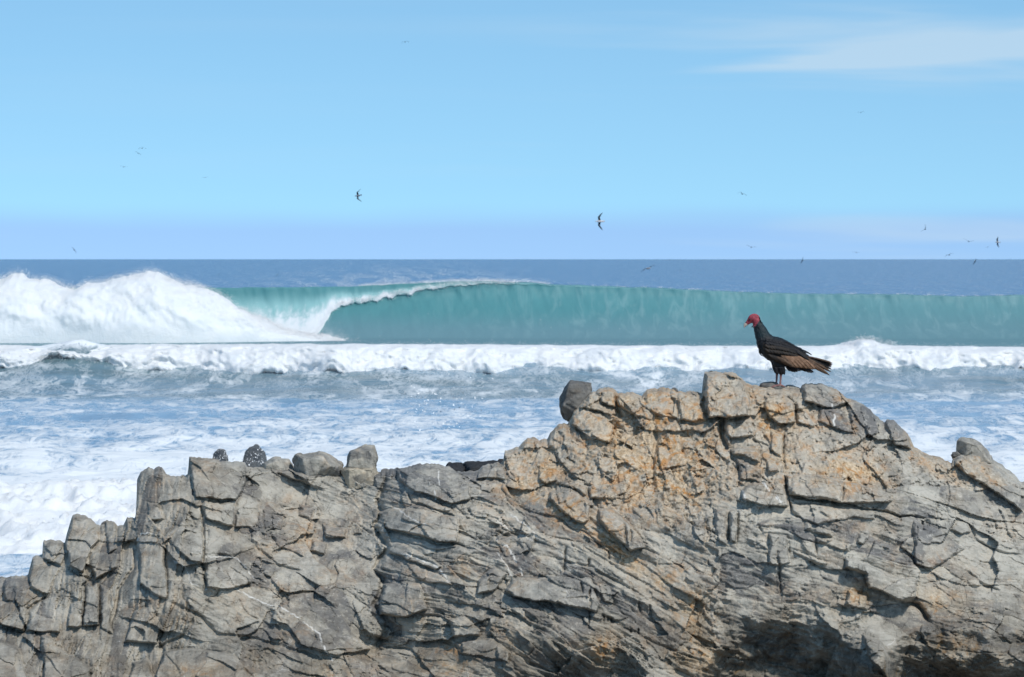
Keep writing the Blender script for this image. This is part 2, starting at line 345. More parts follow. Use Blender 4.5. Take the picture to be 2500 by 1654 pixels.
B(z8([(1910,390),(1980,370),(2050,470),(2030,490),(1920,470)]),.1,.2,-.2,.1)
B(z8([(1945,180),(2100,170),(2240,260),(2280,300),(2170,350),(1960,290)]),.16,.1,-.2,-.25)
B(z8([(2060,330),(2250,350),(2330,540),(2200,500),(2060,440)]),.08,.2,-.1,-.5)
B(z8([(470,680),(590,700),(590,810),(500,800),(460,760)]),.08,.15,-.2,.1)
B(z8([(1420,640),(1640,620),(1650,740),(1450,690)]),.12,0,-.3,.1)
B(z8([(1670,690),(1760,720),(1790,800),(1700,800)]),.1,.2,-.2,0)
B(z8([(1380,430),(1580,420),(1600,560),(1440,560),(1380,500)]),.1,.05,-.2,.25)
B(z8([(1720,500),(1810,520),(1815,700),(1730,640)]),.07,.1,-.1,.2)
B(z8([(900,620),(1060,600),(1110,760),(920,790)]),.07,.1,-.2,.1)
B(z8([(1840,860),(2080,880),(2230,940),(2220,1020),(1860,980)]),.06,0,-.25,.05)
B([(2100,988),(2125,1000),(2150,1060),(2122,1072)],.09,.4,-.1,-.6)
B([(2066,971),(2096,986),(2110,1060),(2080,1048)],.07,.35,-.1,-.35)
B([(2154,1030),(2184,1026),(2215,1062),(2226,1100),(2182,1086)],.12,.3,-.15,-.6)
B([(2008,1000),(2060,1008),(2078,1058),(2030,1042)],.06,.25,-.1,-.5)
B([(1985,960),(2030,960),(2050,990),(2000,995)],.07,.1,-.3,-.3)
CRACKS = []                                            # line, width (px), depth (m)
def C(pts, w, d): CRACKS.append((pts, w, d))
C(z6([(345,150),(378,300),(318,420),(362,520),(298,590),(350,660),(398,730),(338,800),(296,870),(366,940),(346,1010),(300,1100),(352,1160),(410,1230)]),7,.22)
C(z6([(390,1230),(340,1340),(300,1420)]),10,.2)
C(z8([(880,450),(890,600),(860,800),(870,950)]),7,.14)
C(z8([(1370,420),(1380,560),(1420,660)]),8,.3)
C(z8([(1240,235),(1230,320),(1270,420),(1370,425)]),5,.22)
C(z8([(1815,520),(1828,800)]),2.6,.14)
C(z8([(605,240),(605,360),(640,420)]),3.5,.16)
C(z8([(1903,300),(1908,470)]),3,.15)
C(z8([(1560,570),(1700,620),(1780,690)]),4,.1)
C(z8([(1050,440),(1160,460),(1370,430)]),5,.15)
C(z7([(740,400),(860,432),(1100,457),(1280,492),(1440,522),(1600,545)]),3.2,.2)
C(z7([(1078,300),(1068,440)]),2.2,.1)
C(z7([(700,270),(725,400),(750,500)]),3,.14)
C(z7([(1900,560),(1920,680),(2080,750),(2244,790)]),4,.1)
C(z7([(1880,880),(1960,960),(2100,1030)]),4,.1)
C(z7([(860,820),(960,850)]),4,.14)
C(z7([(1420,1080),(1560,1100),(1640,1220)]),7,.25)
C(z5([(1310,470),(1310,830),(1330,990)]),4,.16)
C(z5([(1068,690),(1076,1080)]),2.8,.1)
C(z5([(1100,1090),(1300,1180),(1400,1290),(1650,1320),(1900,1400),(2140,1460)]),6,.12)
C(z5([(990,1390),(1180,1300),(1250,1180)]),6,.12)
C(z5([(430,860),(505,895),(600,950)]),3.5,.14)
C(z5([(700,1300),(770,1000),(850,860),(880,700)]),5,.14)
C(z5([(1640,720),(1800,860),(1960,880)]),4,.1)
C(z5([(540,1250),(555,980)]),2.5,.1); C(z5([(636,960),(640,1250)]),2.5,.12)
C(z5([(160,1300),(180,1130),(310,1040)]),5,.18)
C(z5([(10,1250),(150,1275),(260,1270)]),5,.16)
C(z5([(1690,480),(1700,620)]),2.4,.1); C(z5([(2030,980),(2025,1100)]),2,.06)
C(z6([(1330,640),(1600,700),(1900,880),(2100,1000),(2244,1080)]),4,.08)
C(z6([(1400,790),(1700,860),(2000,1030),(2244,1160)]),4,.08)
C(z6([(1180,460),(1500,560),(1800,720),(1900,790)]),4,.1)
C(z6([(1730,1150),(2000,1290),(2244,1420)]),5,.1)
C(z6([(520,380),(530,440),(840,535)]),4,.1); C(z6([(400,615),(700,700),(840,715),(940,740)]),4.5,.16)
C(z6([(500,760),(700,850)]),3,.08); C(z6([(1690,1000),(1690,1260)]),2.2,.08)
for a, b in [((1533,740),(1522,890)),((1625,950),(1640,1030)),((1692,1000),(1690,1060)),((1995,1070),(2015,1155)),((2068,1090),(2085,1175)),((1778,1160),(1782,1210)),((1805,1170),(1812,1215)),
             ((1830,1180),(1834,1225)),((1905,590),(1920,690)),((1945,600),(1948,700)),((1945,1250),(1950,1285)),((2002,1250),(2000,1285)),((1810,760),(1815,810)),((1680,800),(1682,850))]:
    C(z6([a, b]), 3.6, .12)
for a, b in [((200,560),(215,640)),((340,500),(345,690)),((400,500),(395,690)),((540,600),(560,640)),((2055,560),(2060,620)),((1440,520),(1450,560)),((1590,560),(1600,620)),((660,740),(680,1060)),((900,690),(905,780))]:
    C(z7([a, b]), 3.0, .1)
VEINS = [(z5([(1330,790),(1520,795),(1600,880),(1660,965)]),1.8),(z5([(1800,1110),(1900,1170),(2060,1290),(2100,1400),(2140,1455)]),2.0),(z5([(1070,800),(1200,860),(1230,960),(1330,1000)]),1.4),
 (z5([(880,690),(910,640),(980,640)]),1.8),(z5([(1480,980),(1680,1080),(1760,1110)]),1.4),(z6([(1090,560),(1180,620),(1330,690)]),1.4),(z6([(1090,680),(1170,740),(1220,830),(1255,905)]),2.6),
 (z6([(1090,760),(1150,840),(1185,920)]),1.4),(z6([(430,470),(560,560),(640,590)]),1.5),(z6([(480,770),(700,850),(790,960)]),3.0),(z6([(1180,520),(1270,580),(1350,660)]),2.0),(z6([(1480,720),(1560,880)]),1.0),
 (z8([(2165,320),(2185,400),(2180,470)]),2.6),(z6([(712,240),(718,350)]),1.6),(z6([(690,360),(695,420)]),1.8),(z7([(640,400),(680,440)]),3.0),(z7([(560,300),(600,370)]),2.5),(z7([(430,370),(450,430)]),3.5)]
STAINS = [(1560,1080,170,150,1.2),(1700,1000,120,80,.9),(1640,1130,150,110,1.1),(1760,960,50,60,.6),(1900,1015,70,60,1.2),(1900,1120,120,90,.7),(2075,1150,80,55,1.2),(1450,1050,90,70,.6),(1330,1130,90,60,.9),(1290,1190,70,40,1.1),(1400,1250,80,40,.9),(1480,1300,60,40,1.1),
 (1560,1200,140,90,.9),(1660,1200,80,60,1.1),(1690,1500,60,70,1.0),(1700,1600,60,60,1.2),(1475,1580,40,40,1.1),(1090,1615,60,45,1.0),(1250,1550,50,60,.5),(1640,1420,60,60,.7),(2100,1450,40,25,1.2),(2300,1470,60,40,.8),
 (2330,1590,60,40,.8),(1130,1390,50,30,.5),(640,1340,40,25,.5),(740,1300,50,60,.5),(680,1440,60,30,.4),(480,1640,90,20,.8),(800,1640,80,20,.5),(2380,1620,100,30,.6)]

def facet(u, v, size, aspect, ang, seed):
    ca, sa = math.cos(ang), math.sin(ang)
    a = (u*ca + v*sa)/(size*aspect); b = (-u*sa + v*ca)/size
    ai = np.floor(a); bi = np.floor(b)
    f1 = np.full(u.shape, 9.0); f2 = np.full(u.shape, 9.0)
    ci = np.zeros(u.shape, dtype=np.int64); cj = np.zeros(u.shape, dtype=np.int64); dx = np.zeros(u.shape); dy = np.zeros(u.shape)
    for di in (-1, 0, 1):
        for dj in (-1, 0, 1):
            i = (ai+di).astype(np.int64); j = (bi+dj).astype(np.int64)
            sx = i + 0.5 + (h2(i, j, seed)-0.5)*0.9; sy = j + 0.5 + (h2(i, j, seed+1)-0.5)*0.9
            ex = a-sx; ey = b-sy; d = np.abs(ex)*0.75 + np.abs(ey)*0.75 + np.hypot(ex, ey)*0.4
            m = d < f1
            f2 = np.where(m, f1, np.minimum(f2, d)); f1 = np.where(m, d, f1)
            ci = np.where(m, i, ci); cj = np.where(m, j, cj); dx = np.where(m, ex, dx); dy = np.where(m, ey, dy)
    off = h2(ci, cj, seed+2)-0.5; gx = h2(ci, cj, seed+3)-0.5; gy = h2(ci, cj, seed+4)-0.5; rid = h2(ci, cj, seed+5)*2-1
    # tilt expressed per unit of cell so slabs of any size break with a similar lip
    lift = 0.62*off + (dx*gx + dy*gy)*1.7
    return lift, f2-f1, rid

PM = 25.0/FOC                                            # metres per photo pixel on the rock
def build_outcrop():
    us = np.concatenate([np.arange(-420, -20, 5.0), np.arange(-20, 2520, 2.05), np.arange(2520, 2921, 5.0)])
    rx = np.array([p[0] for p in RIDGE], float); ry = np.array([p[1] for p in RIDGE], float)
    ridge = np.interp(us, rx, ry) + 2.2*perlin(us/12.0, us*0+3.3, 5) + 1.5*perlin(us/5.2, us*0+1.3, 6) + 3.0*np.clip(perlin(us/17.0, us*0+8.3, 7), 0, 1)
    rs = ridge.copy()
    k = np.exp(-0.5*(np.linspace(-2.5, 2.5, 181))**2); k /= k.sum()
    rs = np.convolve(np.pad(ridge, 90, mode='edge'), k, 'valid')
    NR = 405
    t = np.linspace(0, 1, NR)**1.04
    BOT = 1716.0
    w_ = 42; rm = np.min(np.stack([np.roll(np.pad(ridge, w_, mode='edge'), q_) for q_ in range(-w_, w_+1)]), 0)[w_:-w_]
    kk = np.exp(-0.5*(np.linspace(-2.5, 2.5, 2*w_+1))**2); kk /= kk.sum(); rm = np.minimum(np.convolve(np.pad(rm, w_, mode='edge'), kk, 'valid'), ridge)
    Vv = np.maximum(rm[None, :] + t[:, None]*(BOT - rm[None, :]), ridge[None, :]); U = np.broadcast_to(us[None, :], Vv.shape).copy()
    nr, nc = Vv.shape
    u = U.ravel(); v = Vv.ravel(); rsf = np.broadcast_to(rs[None, :], Vv.shape).ravel(); rf = np.broadcast_to(ridge[None, :], Vv.shape).ravel()
    # large form: leaning back to the ridge, belly on the right, gully and shoulders
    tt = np.clip((v - rsf)/(BOT - rsf), -0.25, 1.2)
    Y = 25.75 - 1.75*tt
    G = lambda x, y, a, b, h: h*np.exp(-(((u-x)/a)**2 + ((v-y)/b)**2))
    Y -= G(1900, 1230, 420, 210, .45) + G(1300, 1330, 300, 200, .25) + G(1080, 1280, 150, 160, .22) + G(430, 1330, 120, 220, .18) + G(1350, 1560, 240, 120, .3)
    Y += G(905, 1330, 80, 230, .18) + G(760, 1230, 160, 120, .22) + G(320, 1600, 200, 80, .12) + G(1580, 1150, 220, 120, .16) + G(960, 1590, 140, 60, .2) + G(250, 1200, 90, 90, .15) + G(1400, 1660, 130, 60, .2)
    # undercut along the foot on the right and middle
    uw = u + 55*fbm(u/90, v/70, 73, 4)
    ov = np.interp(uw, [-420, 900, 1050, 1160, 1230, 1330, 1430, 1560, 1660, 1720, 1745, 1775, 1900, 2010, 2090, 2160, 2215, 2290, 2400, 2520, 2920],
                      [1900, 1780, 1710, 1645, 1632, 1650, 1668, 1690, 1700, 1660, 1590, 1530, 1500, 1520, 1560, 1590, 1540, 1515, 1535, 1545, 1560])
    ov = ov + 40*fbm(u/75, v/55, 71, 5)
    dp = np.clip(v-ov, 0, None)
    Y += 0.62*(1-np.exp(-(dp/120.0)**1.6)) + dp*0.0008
    wet = sstep(-40, 110, v-ov + 70*fbm(u/60, v/60, 41, 5))*0.7  # follows the undercut: dark wet rock together with painted overhang shade
    # a ledge inside the undercut on the right
    Y -= G(2130, 1640, 60, 70, .55) + G(2330, 1600, 120, 50, .25) + G(2460, 1630, 90, 45, .2)
    wu = u + 16*fbm(u/150, v/150, 11, 2) + 1.6*fbm(u/22, v/22, 12, 2); wv = v + 16*fbm(u/150, v/150, 13, 2) + 1.6*fbm(u/22, v/22, 14, 2)
    # regional grain of the rock: (mask, angle, aspect)
    wob = 60*fbm(u/90, v/90, 23, 3)
    reg = np.full(u.shape, 2)
    reg = np.where(u+wob < 470, 0, reg)
    reg = np.where((u+wob >= 470) & (u + 0.75*wob + 25*fbm(u/40, v/30, 24, 3) < 925), 1, reg)
    reg = np.where((u >= 1230+wob*0.5) & (v > 1180+wob+(u-1250)*0.28), 3, reg)
    reg = np.where((u >= 1230+wob*0.5) & (v <= 1180+wob+(u-1250)*0.28), 4, reg)
    reg = np.where((u+wob > 1750) & (v > 1190+wob*0.4), 5, reg)
    specs = {0: (R(101), 2.8), 1: (R(24), 1.7), 2: (R(13), 3.6), 3: (R(28), 4.2), 4: (R(66), 1.5), 5: (R(15), 3.0)}
    L1 = np.zeros(u.shape); L2 = L1.copy(); L3 = L1.copy(); E1 = L1.copy(); E2 = L1.copy(); T1 = L1.copy(); T2 = L1.copy(); T3 = L1.copy()
    for r, (ang, asp) in specs.items():
        m = reg == r
        if not m.any(): continue
        s1, s2, s3 = {0: (62, 27, 11), 1: (70, 30, 13), 2: (46, 20, 10), 3: (44, 17, 8), 4: (66, 25, 10), 5: (84, 30, 11)}[r]
        l, e, t_ = facet(wu[m], wv[m], s1, asp, ang, 100+r*50); L1[m] = l; E1[m] = e; T1[m] = t_
        l, e, t_ = facet(wu[m], wv[m], s2, asp*0.9, ang+0.12, 110+r*50); L2[m] = l; E2[m] = e; T2[m] = t_
        l, e, t_ = facet(wu[m]*1.0+3*perlin(u[m]/9, v[m]/9, 3), wv[m], s3, max(1.2, asp*0.7), ang-0.1, 120+r*50); L3[m] = l; T3[m] = t_
    L0 = np.zeros(u.shape)
    for r, (ang, asp) in specs.items():                 # the big planes the outcrop broke along
        m = reg == r
        pass
    L0 = facet(wu+8*fbm(u/60, v/60, 51, 2), wv+8*fbm(u/60, v/60, 52, 2), 118, 1.6, R(21), 700)[0]
    vary = 0.35 + 0.8*sstep(-0.2, 0.3, fbm(u/150, v/150, 53, 3))
    rough = 0.65 + 0.5*sstep(-0.25, 0.3, fbm(u/190, v/190, 55, 3))      # some faces stay smooth, some are shattered
    shat = sstep(0.0, 0.3, fbm(u/120, v/120, 57, 3)); shat = np.where(reg == 4, np.maximum(shat, .55), shat)
    amp = np.where(reg < 2, 1.0, np.where(reg == 5, .75, .85))
    relief = 0.135*L0*amp + 0.075*amp*vary*L1 + np.where(reg == 4, .062, .045)*rough*L2*(0.4+0.8*shat) + np.where(reg == 4, .030, .022)*(0.15+0.9*shat)*L3
    relief += 0.03*fbm(u/70, v/70, 81, 4) + 0.008*fbm(wu/16, wv/16, 85, 3)*(0.4+shat) + 0.006*fbm(u/5, v/5, 88, 2)*(0.5+shat)
    # lineation along the bedding, and crumbly texture in the stained upper part
    an = np.where(reg == 3, R(27), np.where(reg == 0, R(100), np.where(reg == 1, R(30), R(14))))
    al = (wu*np.cos(an)+wv*np.sin(an)); ac = (-wu*np.sin(an)+wv*np.cos(an))
    lin = fbm(al/120, ac/9, 121, 4, 0.6)
    relief += 0.013*lin*np.where(reg == 4, .35, 1.0)
    crum = 1-np.abs(fbm(wu/30, wv/30, 131, 5, 0.6))*2.2
    relief += 0.013*(crum-0.6)*np.where(reg == 4, 1.0, 0.6*shat)
    gate = sstep(0.0, 0.3, fbm(u/80, v/80, 60, 2))
    relief -= 0.022*np.exp(-(E1/0.025)**2)*gate + 0.010*np.exp(-(E2/0.05)**2)*sstep(0.05, 0.3, fbm(u/50, v/50, 63, 2))
    # thin bedding ledges, dipping right, through the middle and right
    ang = np.where(reg == 3, R(27), np.where(reg == 0, R(101), R(14)))
    bb = -wu*np.sin(ang) + wv*np.cos(ang) + 10*fbm(u/150, v/150, 93, 2)
    lay = bb/15.0; li = np.floor(lay); fr = lay-li
    lh = h2(li.astype(np.int64), (np.floor((wu+li*37)/170.0)).astype(np.int64), 7)
    big_ = sstep(-0.25, 0.2, fbm(u/130, v/130, 95, 2))
    lw = np.where(reg == 4, .3, np.where(reg == 1, .45, np.where(reg == 5, .5, 1.0)))*(0.35+0.65*big_)
    relief += (lh-0.5)*0.038*lw + 0.016*(0.5-fr)*lw
    lay2 = (bb + 4*fbm(u/30, v/30, 96, 2))/6.5; l2 = np.floor(lay2)
    relief += (h2(l2.astype(np.int64), np.floor((wu+l2*53)/(55+45*np.sin(l2*1.7))).astype(np.int64), 8)-0.5)*0.020*lw*(0.4+shat)
    tone = 0.62*T1 + 0.42*T2 + 0.30*T3 + 0.4*fbm(u/140, v/140, 77, 3)
    tone = np.where(reg == 0, tone-0.06, tone)
    tone = np.where(reg == 4, tone*0.55+0.22, tone) - 0.75*G(2075, 1010, 110, 70, 1)*(1+fbm(u/40, v/40, 79, 2)) - .6*G(1395, 1045, 45, 30, 1)
    block = np.full(u.shape, -1, dtype=np.int32)
    stain = None
    wu2 = u + 7*fbm(u/60, v/60, 31, 2) + 1.2*perlin(u/7, v/7, 35); wv2 = v + 7*fbm(u/60, v/60, 33, 2) + 1.2*perlin(u/7, v/7, 36)
    for bi, (poly, proud, tx, ty, tn) in enumerate(BLOCKS):
        P = np.array(poly); x0, y0 = P.min(0)-14; x1, y1 = P.max(0)+14
        w = np.nonzero((u > x0) & (u < x1) & (v > y0) & (v < y1))[0]
        if not len(w): continue
        qu, qv = wu2[w], wv2[w]
        ins = in_poly(qu, qv, poly); d, _ = seg_dist(qu, qv, list(poly)+[poly[0]])
        cx, cy = P.mean(0); sz = max(x1-x0, y1-y0)-28
        # chamfered sides: a hard arris, slightly uneven, then a nearly flat face tilted as a whole; local relief calms down on it
        bev = 4 + 5*fbm(qu/25, qv/25, bi+7, 2) + np.where(qv < cy, 4.0, 0.0)
        f = np.where(ins, sstep(0, 1, np.clip(d/np.maximum(bev, 2.5), 0, 1)*0.85+0.15)*np.clip(d/1.5, 0, 1), 0)
        plane = proud*0.58 - (tx*(qu-cx) + ty*(qv-cy))*PM*0.8
        plane = np.maximum(plane, proud*0.25)
        sub, se, _ = facet(qu, qv, max(sz*0.42, 18), 1.3, 0.4+bi, 900+bi*7)
        rel = plane + 0.05*sub*min(1.0, sz/90.0)
        calm = 0.35 + 0.25*h2(np.array([bi]), np.array([3]), 2)[0]
        relief[w] = relief[w]*(1-f*(1-calm)) + f*rel
        out = (~ins) & (d < 9)                         # shadow joint round the block
        relief[w] = np.where(out, relief[w] - 0.012*np.exp(-(d/3.0)**2), relief[w])
        tone[w] = np.where(ins, tone[w]*0.5 + tn, tone[w])
        block[w] = np.where(ins, bi, block[w])
    for pts, wd, dep in CRACKS:
        P = np.array(pts); x0, y0 = P.min(0)-wd*4-10; x1, y1 = P.max(0)+wd*4+10
        w = np.nonzero((u > x0) & (u < x1) & (v > y0) & (v < y1))[0]
        d, s = seg_dist(wu2[w], wv2[w], pts)
        ends = np.minimum(1, np.minimum(s, 1-s)*6+0.25)
        relief[w] -= 0.40*dep*ends*np.exp(-(d/(wd*(0.7+0.5*np.abs(perlin(u[w]/18, v[w]/18, 9)))))**2)
    vein = np.zeros(u.shape)
    for pts, wd in VEINS:
        P = np.array(pts); x0, y0 = P.min(0)-20; x1, y1 = P.max(0)+20
        w = np.nonzero((u > x0) & (u < x1) & (v > y0) & (v < y1))[0]
        d, _ = seg_dist(u[w]+3*perlin(u[w]/11, v[w]/11, 44), v[w]+3*perlin(u[w]/11, v[w]/11, 45), pts)
        vein[w] = np.maximum(vein[w], sstep(wd*1.3, wd*0.4, d)*sstep(-.55, .0, perlin(u[w]/14, v[w]/14, 46)))
    stain = np.zeros(u.shape)
    for x, y, a, b, h in STAINS: stain = np.maximum(stain, G(x, y, a, b, h))
    band, _ = seg_dist(u, v, z6([(1230,320),(1450,480),(1700,640),(1900,790),(2100,960)])); stain = np.maximum(stain, 0.9*np.exp(-(band/22)**2))
    stain = stain*(1-0.95*G(2085, 1005, 120, 70, 1)); stain = np.clip(stain*(0.85 + 0.9*fbm(u/45, v/45, 66, 3)), 0, 1)
    stain = np.maximum(stain, np.where(reg == 4, .50, .20)*sstep(-.1, .3, fbm(u/110, v/110, 68, 4)))
    brown = np.clip(sstep(1320, 1640, v + 60*fbm(u/120, v/120, 61, 3)), 0, 1)*0.85
    brown = np.maximum(brown, 0.6*G(350, 1190, 60, 50, 1)); brown = np.maximum(brown, 0.52*sstep(1050, 350, u + 90*fbm(u/120, v/120, 62, 3)))
    # ridge rounding: the crest turns away from the viewer within a hand's breadth
    d = v - rf
    Y = Y - relief + 0.22*np.exp(-np.clip(d, 0, None)/5.0)
    X = (u-CX)/FOC*Y; Z = CAMZ - (v-HY)/FOC*Y
    front = np.stack([X, Y, Z], 1)
    # the seaward side, out of sight: falls away behind the crest
    nb = 16; back = []
    top = front.reshape(nr, nc, 3)[0]
    for i in range(1, nb+1):
        s = i/nb
        q = top.copy(); q[:, 1] += 2.9*s + 0.12*perlin(us/40, us*0+i*0.7, 19)
        q[:, 2] = top[:, 2] - (top[:, 2]+0.6)*(0.12*s+0.88*s*s) - 0.07*s**0.5 - 0.1*np.abs(perlin(us/30, us*0+i*0.6, 18))*min(1, i/2)
        back.append(q)
    back = np.concatenate(back[::-1], 0)
    V = np.concatenate([back, front], 0)
    pad = np.zeros(nb*nc)
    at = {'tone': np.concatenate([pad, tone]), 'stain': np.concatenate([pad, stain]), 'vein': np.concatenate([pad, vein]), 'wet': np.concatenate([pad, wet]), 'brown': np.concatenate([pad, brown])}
    F = grid_faces(nr+nb, nc)[:, ::-1]
    bl = np.concatenate([np.full(nb*nc, -1, dtype=np.int32), block])
    fb = bl[F]; fid = np.where((fb == fb[:, :1]).all(1), fb[:, 0], -1)
    root = empty('rock_outcrop', (0.3, 24.5, 0))
    tag(root, 'large jagged grey and tan rock outcrop filling the foreground, the vulture standing on it', 'rock')
    inv = np.array((0.3, 24.5, 0))
    order = np.argsort(fid, kind='stable'); sf = fid[order]
    ids, starts = np.unique(sf, return_index=True); ends = list(starts[1:]) + [len(sf)]
    for k_, s_, e_ in zip(ids, starts, ends):
        fs = F[order[s_:e_]]
        if k_ >= 0 and len(fs) < 40: pass
        used, invx = np.unique(fs, return_inverse=True)
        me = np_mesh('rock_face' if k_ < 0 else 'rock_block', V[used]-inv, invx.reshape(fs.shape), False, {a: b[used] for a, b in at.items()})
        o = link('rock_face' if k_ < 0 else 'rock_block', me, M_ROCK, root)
    return V.reshape(nr+nb, nc, 3), us, nb
ROCK_V, ROCK_U, ROCK_NB = build_outcrop()
def crest_at(px):                                       # the crest of the outcrop below a photo column
    i = int(np.argmin(np.abs(ROCK_U-px))); return ROCK_V[ROCK_NB, i]
# ------------------------------------------------------------------ ground under and in front of the outcrop
def build_ground():
    m = Mat('wet_shingle'); p = m.pos()
    c = m.mix(m.noise(p, 3, 6), (0.05, 0.045, 0.04), (0.13, 0.115, 0.095))
    mat = m.surf(m.principled(c, 0.6, m.bump(m.noise(p, 14, 5), 0.6, 0.05)))
    xs = np.linspace(-60, 60, 61); ys = np.linspace(-60, 28.5, 50)
    X, Y = np.meshgrid(xs, ys); Z = 0.06 + 0.10*fbm(X/4, Y/4, 3, 3) + np.clip((8-Y)*0.045, 0, 2.0) - sstep(26, 28.5, Y)*0.9
    tag(link('ground', np_mesh('ground', np.stack([X, Y, Z], 2).reshape(-1, 3), grid_faces(50, 61), True), mat), 'dark wet shingle below and in front of the rock outcrop', kind='structure')
build_ground()

# ------------------------------------------------------------------ water
D2 = 112.0                                            # distance of the inner white bore
D1 = 150.0                                            # distance of the breaking wave
def bore_y(x): return D2 + 2.2*fbm(x/16.0, x*0+1.7, 201, 3)
def zpix(py, D): return CAMZ - (np.asarray(py, float)-HY)/FOC*D
def xpix(px, D): return (np.asarray(px, float)-CX)/FOC*D
def bore_h(x): return 0.52 + 0.12*fbm(x/7.0, x*0+0.3, 205, 2)
def sea_z(X, Y):
    near = sstep(165, 120, Y)
    z = near*(0.15*fbm(X/9, Y/5, 301, 3) + 0.13*fbm(X/2.0, Y/2.0, 305, 3) + 0.05*fbm(X/0.7, Y/1.1, 307, 2)) + (1-near)*0.22*fbm(X/18, Y/8, 309, 3)
    by = bore_y(X); d = Y-by
    z = z*(1-0.6*np.exp(-(d/6)**2)) + bore_h(X)*np.where(d < 0, np.exp(-(d/1.35)**2), np.exp(-(d/11.0)**2)) + 0.50*np.where(d < 2, np.exp(-((d+1.0)/3.0)**2), 0)*(1+0.5*fbm(X/1.6, Y/1.2, 315, 3) + 0.8*np.exp(-((X+14.4)/1.5)**2)) - 0.15*np.exp(-((d+10)/5.0)**2)
    z += 0.30*np.exp(-((Y-54-2.5*fbm(X/7, X*0+2, 311, 3))/2.2)**2)*sstep(1, -5, X+3*fbm(Y/4, X/9, 312, 2))    # churned bank close in on the left
    z += 0.20*np.exp(-((Y-66-2*fbm(X/6, X*0+5, 313, 3))/2.5)**2) + 0.16*np.exp(-((Y-76-2*fbm(X/6, X*0+9, 314, 3))/2.5)**2)
    z -= 0.9*np.exp(-((Y-D1)/9.0)**2)                  # drawn down under the breaking wave
    return z
def build_sea():
    q = np.concatenate([np.linspace(1/27.5, 1/165.0, 400), np.linspace(1/165.0, 1/30000.0, 110)[1:], [1/60000.0]])
    Yr = 1/q
    k = np.concatenate([np.linspace(-0.62, -0.185, 40)[:-1], np.linspace(-0.185, 0.185, 620), np.linspace(0.185, 0.62, 40)[1:]])
    Yg = np.broadcast_to(Yr[:, None], (len(Yr), len(k))); Xg = Yg*k[None, :]
    Xf = Xg.ravel(); Yf = Yg.ravel()
    Z = sea_z(Xf, Yf); Z = np.where(Yf > 1500, 0, Z)
    # foam cover by place: sparse outside, streaked between the bores, thick close in
    py = HY + CAMZ*FOC/Yf
    cov = np.interp(py, [633, 800, 835, 900, 930, 960, 1000, 1040, 1062, 1090, 1150, 1210, 1330, 1350, 1375, 1410, 1500, 1900],
                        [.0, .0, .40, .22, .14, .18, .20, .26, .36, .46, .54, .62, .66, .52, .40, .38, .40, .6])
    cov = cov + 0.30*fbm(Xf/9, Yf/4, 331, 4)*sstep(633, 900, py)
    d = Yf-bore_y(Xf)
    cov = np.where((d > -1.0) & (d < 18) & (Yf < 135), np.maximum(cov, 0.72), cov)
    shade = sstep(-20, -5, d + 4*fbm(Xf/5, Yf/3, 335, 3))*(d < 4)*1.0               # greener, clearer water in the steep front of the bore
    V = np.stack([Xf, Yf, Z], 1)
    m = Mat('sea_water'); p = m.pos()
    ps = m.pos(scale=(0.62, 0.24, 0.6)); pf = m.pos(scale=(2.4, 0.85, 2.0))
    n1 = m.noise(ps, 1.0, 4, 0.62, 1.3); n2 = m.noise(pf, 1.0, 5, 0.68, 0.8)
    lace = m.math('SUBTRACT', 0.86, m.math('MULTIPLY', m.math('ABSOLUTE', m.math('SUBTRACT', n2, 0.5)), 3.2))     # foam gathers in a net of lines
    nn = m.math('ADD', m.math('MULTIPLY', n1, 0.66), m.math('MULTIPLY', lace, 0.34))
    thr = m.ramp(m.attr('cover'), 0.0, 1.0, 0.74, 0.27, smooth=False)
    fo = m.ramp(m.math('SUBTRACT', nn, thr), -0.17, 0.12)
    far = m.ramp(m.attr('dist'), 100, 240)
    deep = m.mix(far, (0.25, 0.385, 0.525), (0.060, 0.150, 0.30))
    deep = m.mix(m.math('MULTIPLY', m.attr('shade'), 0.85), deep, (0.088, 0.155, 0.162))
    n3 = m.noise(m.pos(scale=(0.05, 0.14, 0.1)), 1.0, 4, 0.6, 0.5)
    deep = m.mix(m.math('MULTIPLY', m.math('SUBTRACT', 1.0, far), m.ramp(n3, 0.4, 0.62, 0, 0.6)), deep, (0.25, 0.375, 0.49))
    c = m.mix(fo, deep, m.mix(n2, (0.74, 0.78, 0.80), (0.86, 0.87, 0.86)))
    rip = m.noise(m.pos(scale=(1.0, 2.2, 1)), 2.2, 3, 0.6, 0.4); rip2 = m.noise(m.pos(scale=(0.16, 0.45, 1)), 1.0, 3, 0.6)
    b = m.bump(rip, 0.35, 0.10); b = m.bump(rip2, 0.35, 0.8, b); b = m.bump(fo, 0.4, 0.06, b)
    mat = m.surf(m.principled(c, m.ramp(fo, 0, 1, 0.22, 0.85), b, IOR=1.33))
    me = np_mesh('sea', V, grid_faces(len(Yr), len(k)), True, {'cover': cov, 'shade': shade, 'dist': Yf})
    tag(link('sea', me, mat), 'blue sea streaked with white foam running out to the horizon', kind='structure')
build_sea()

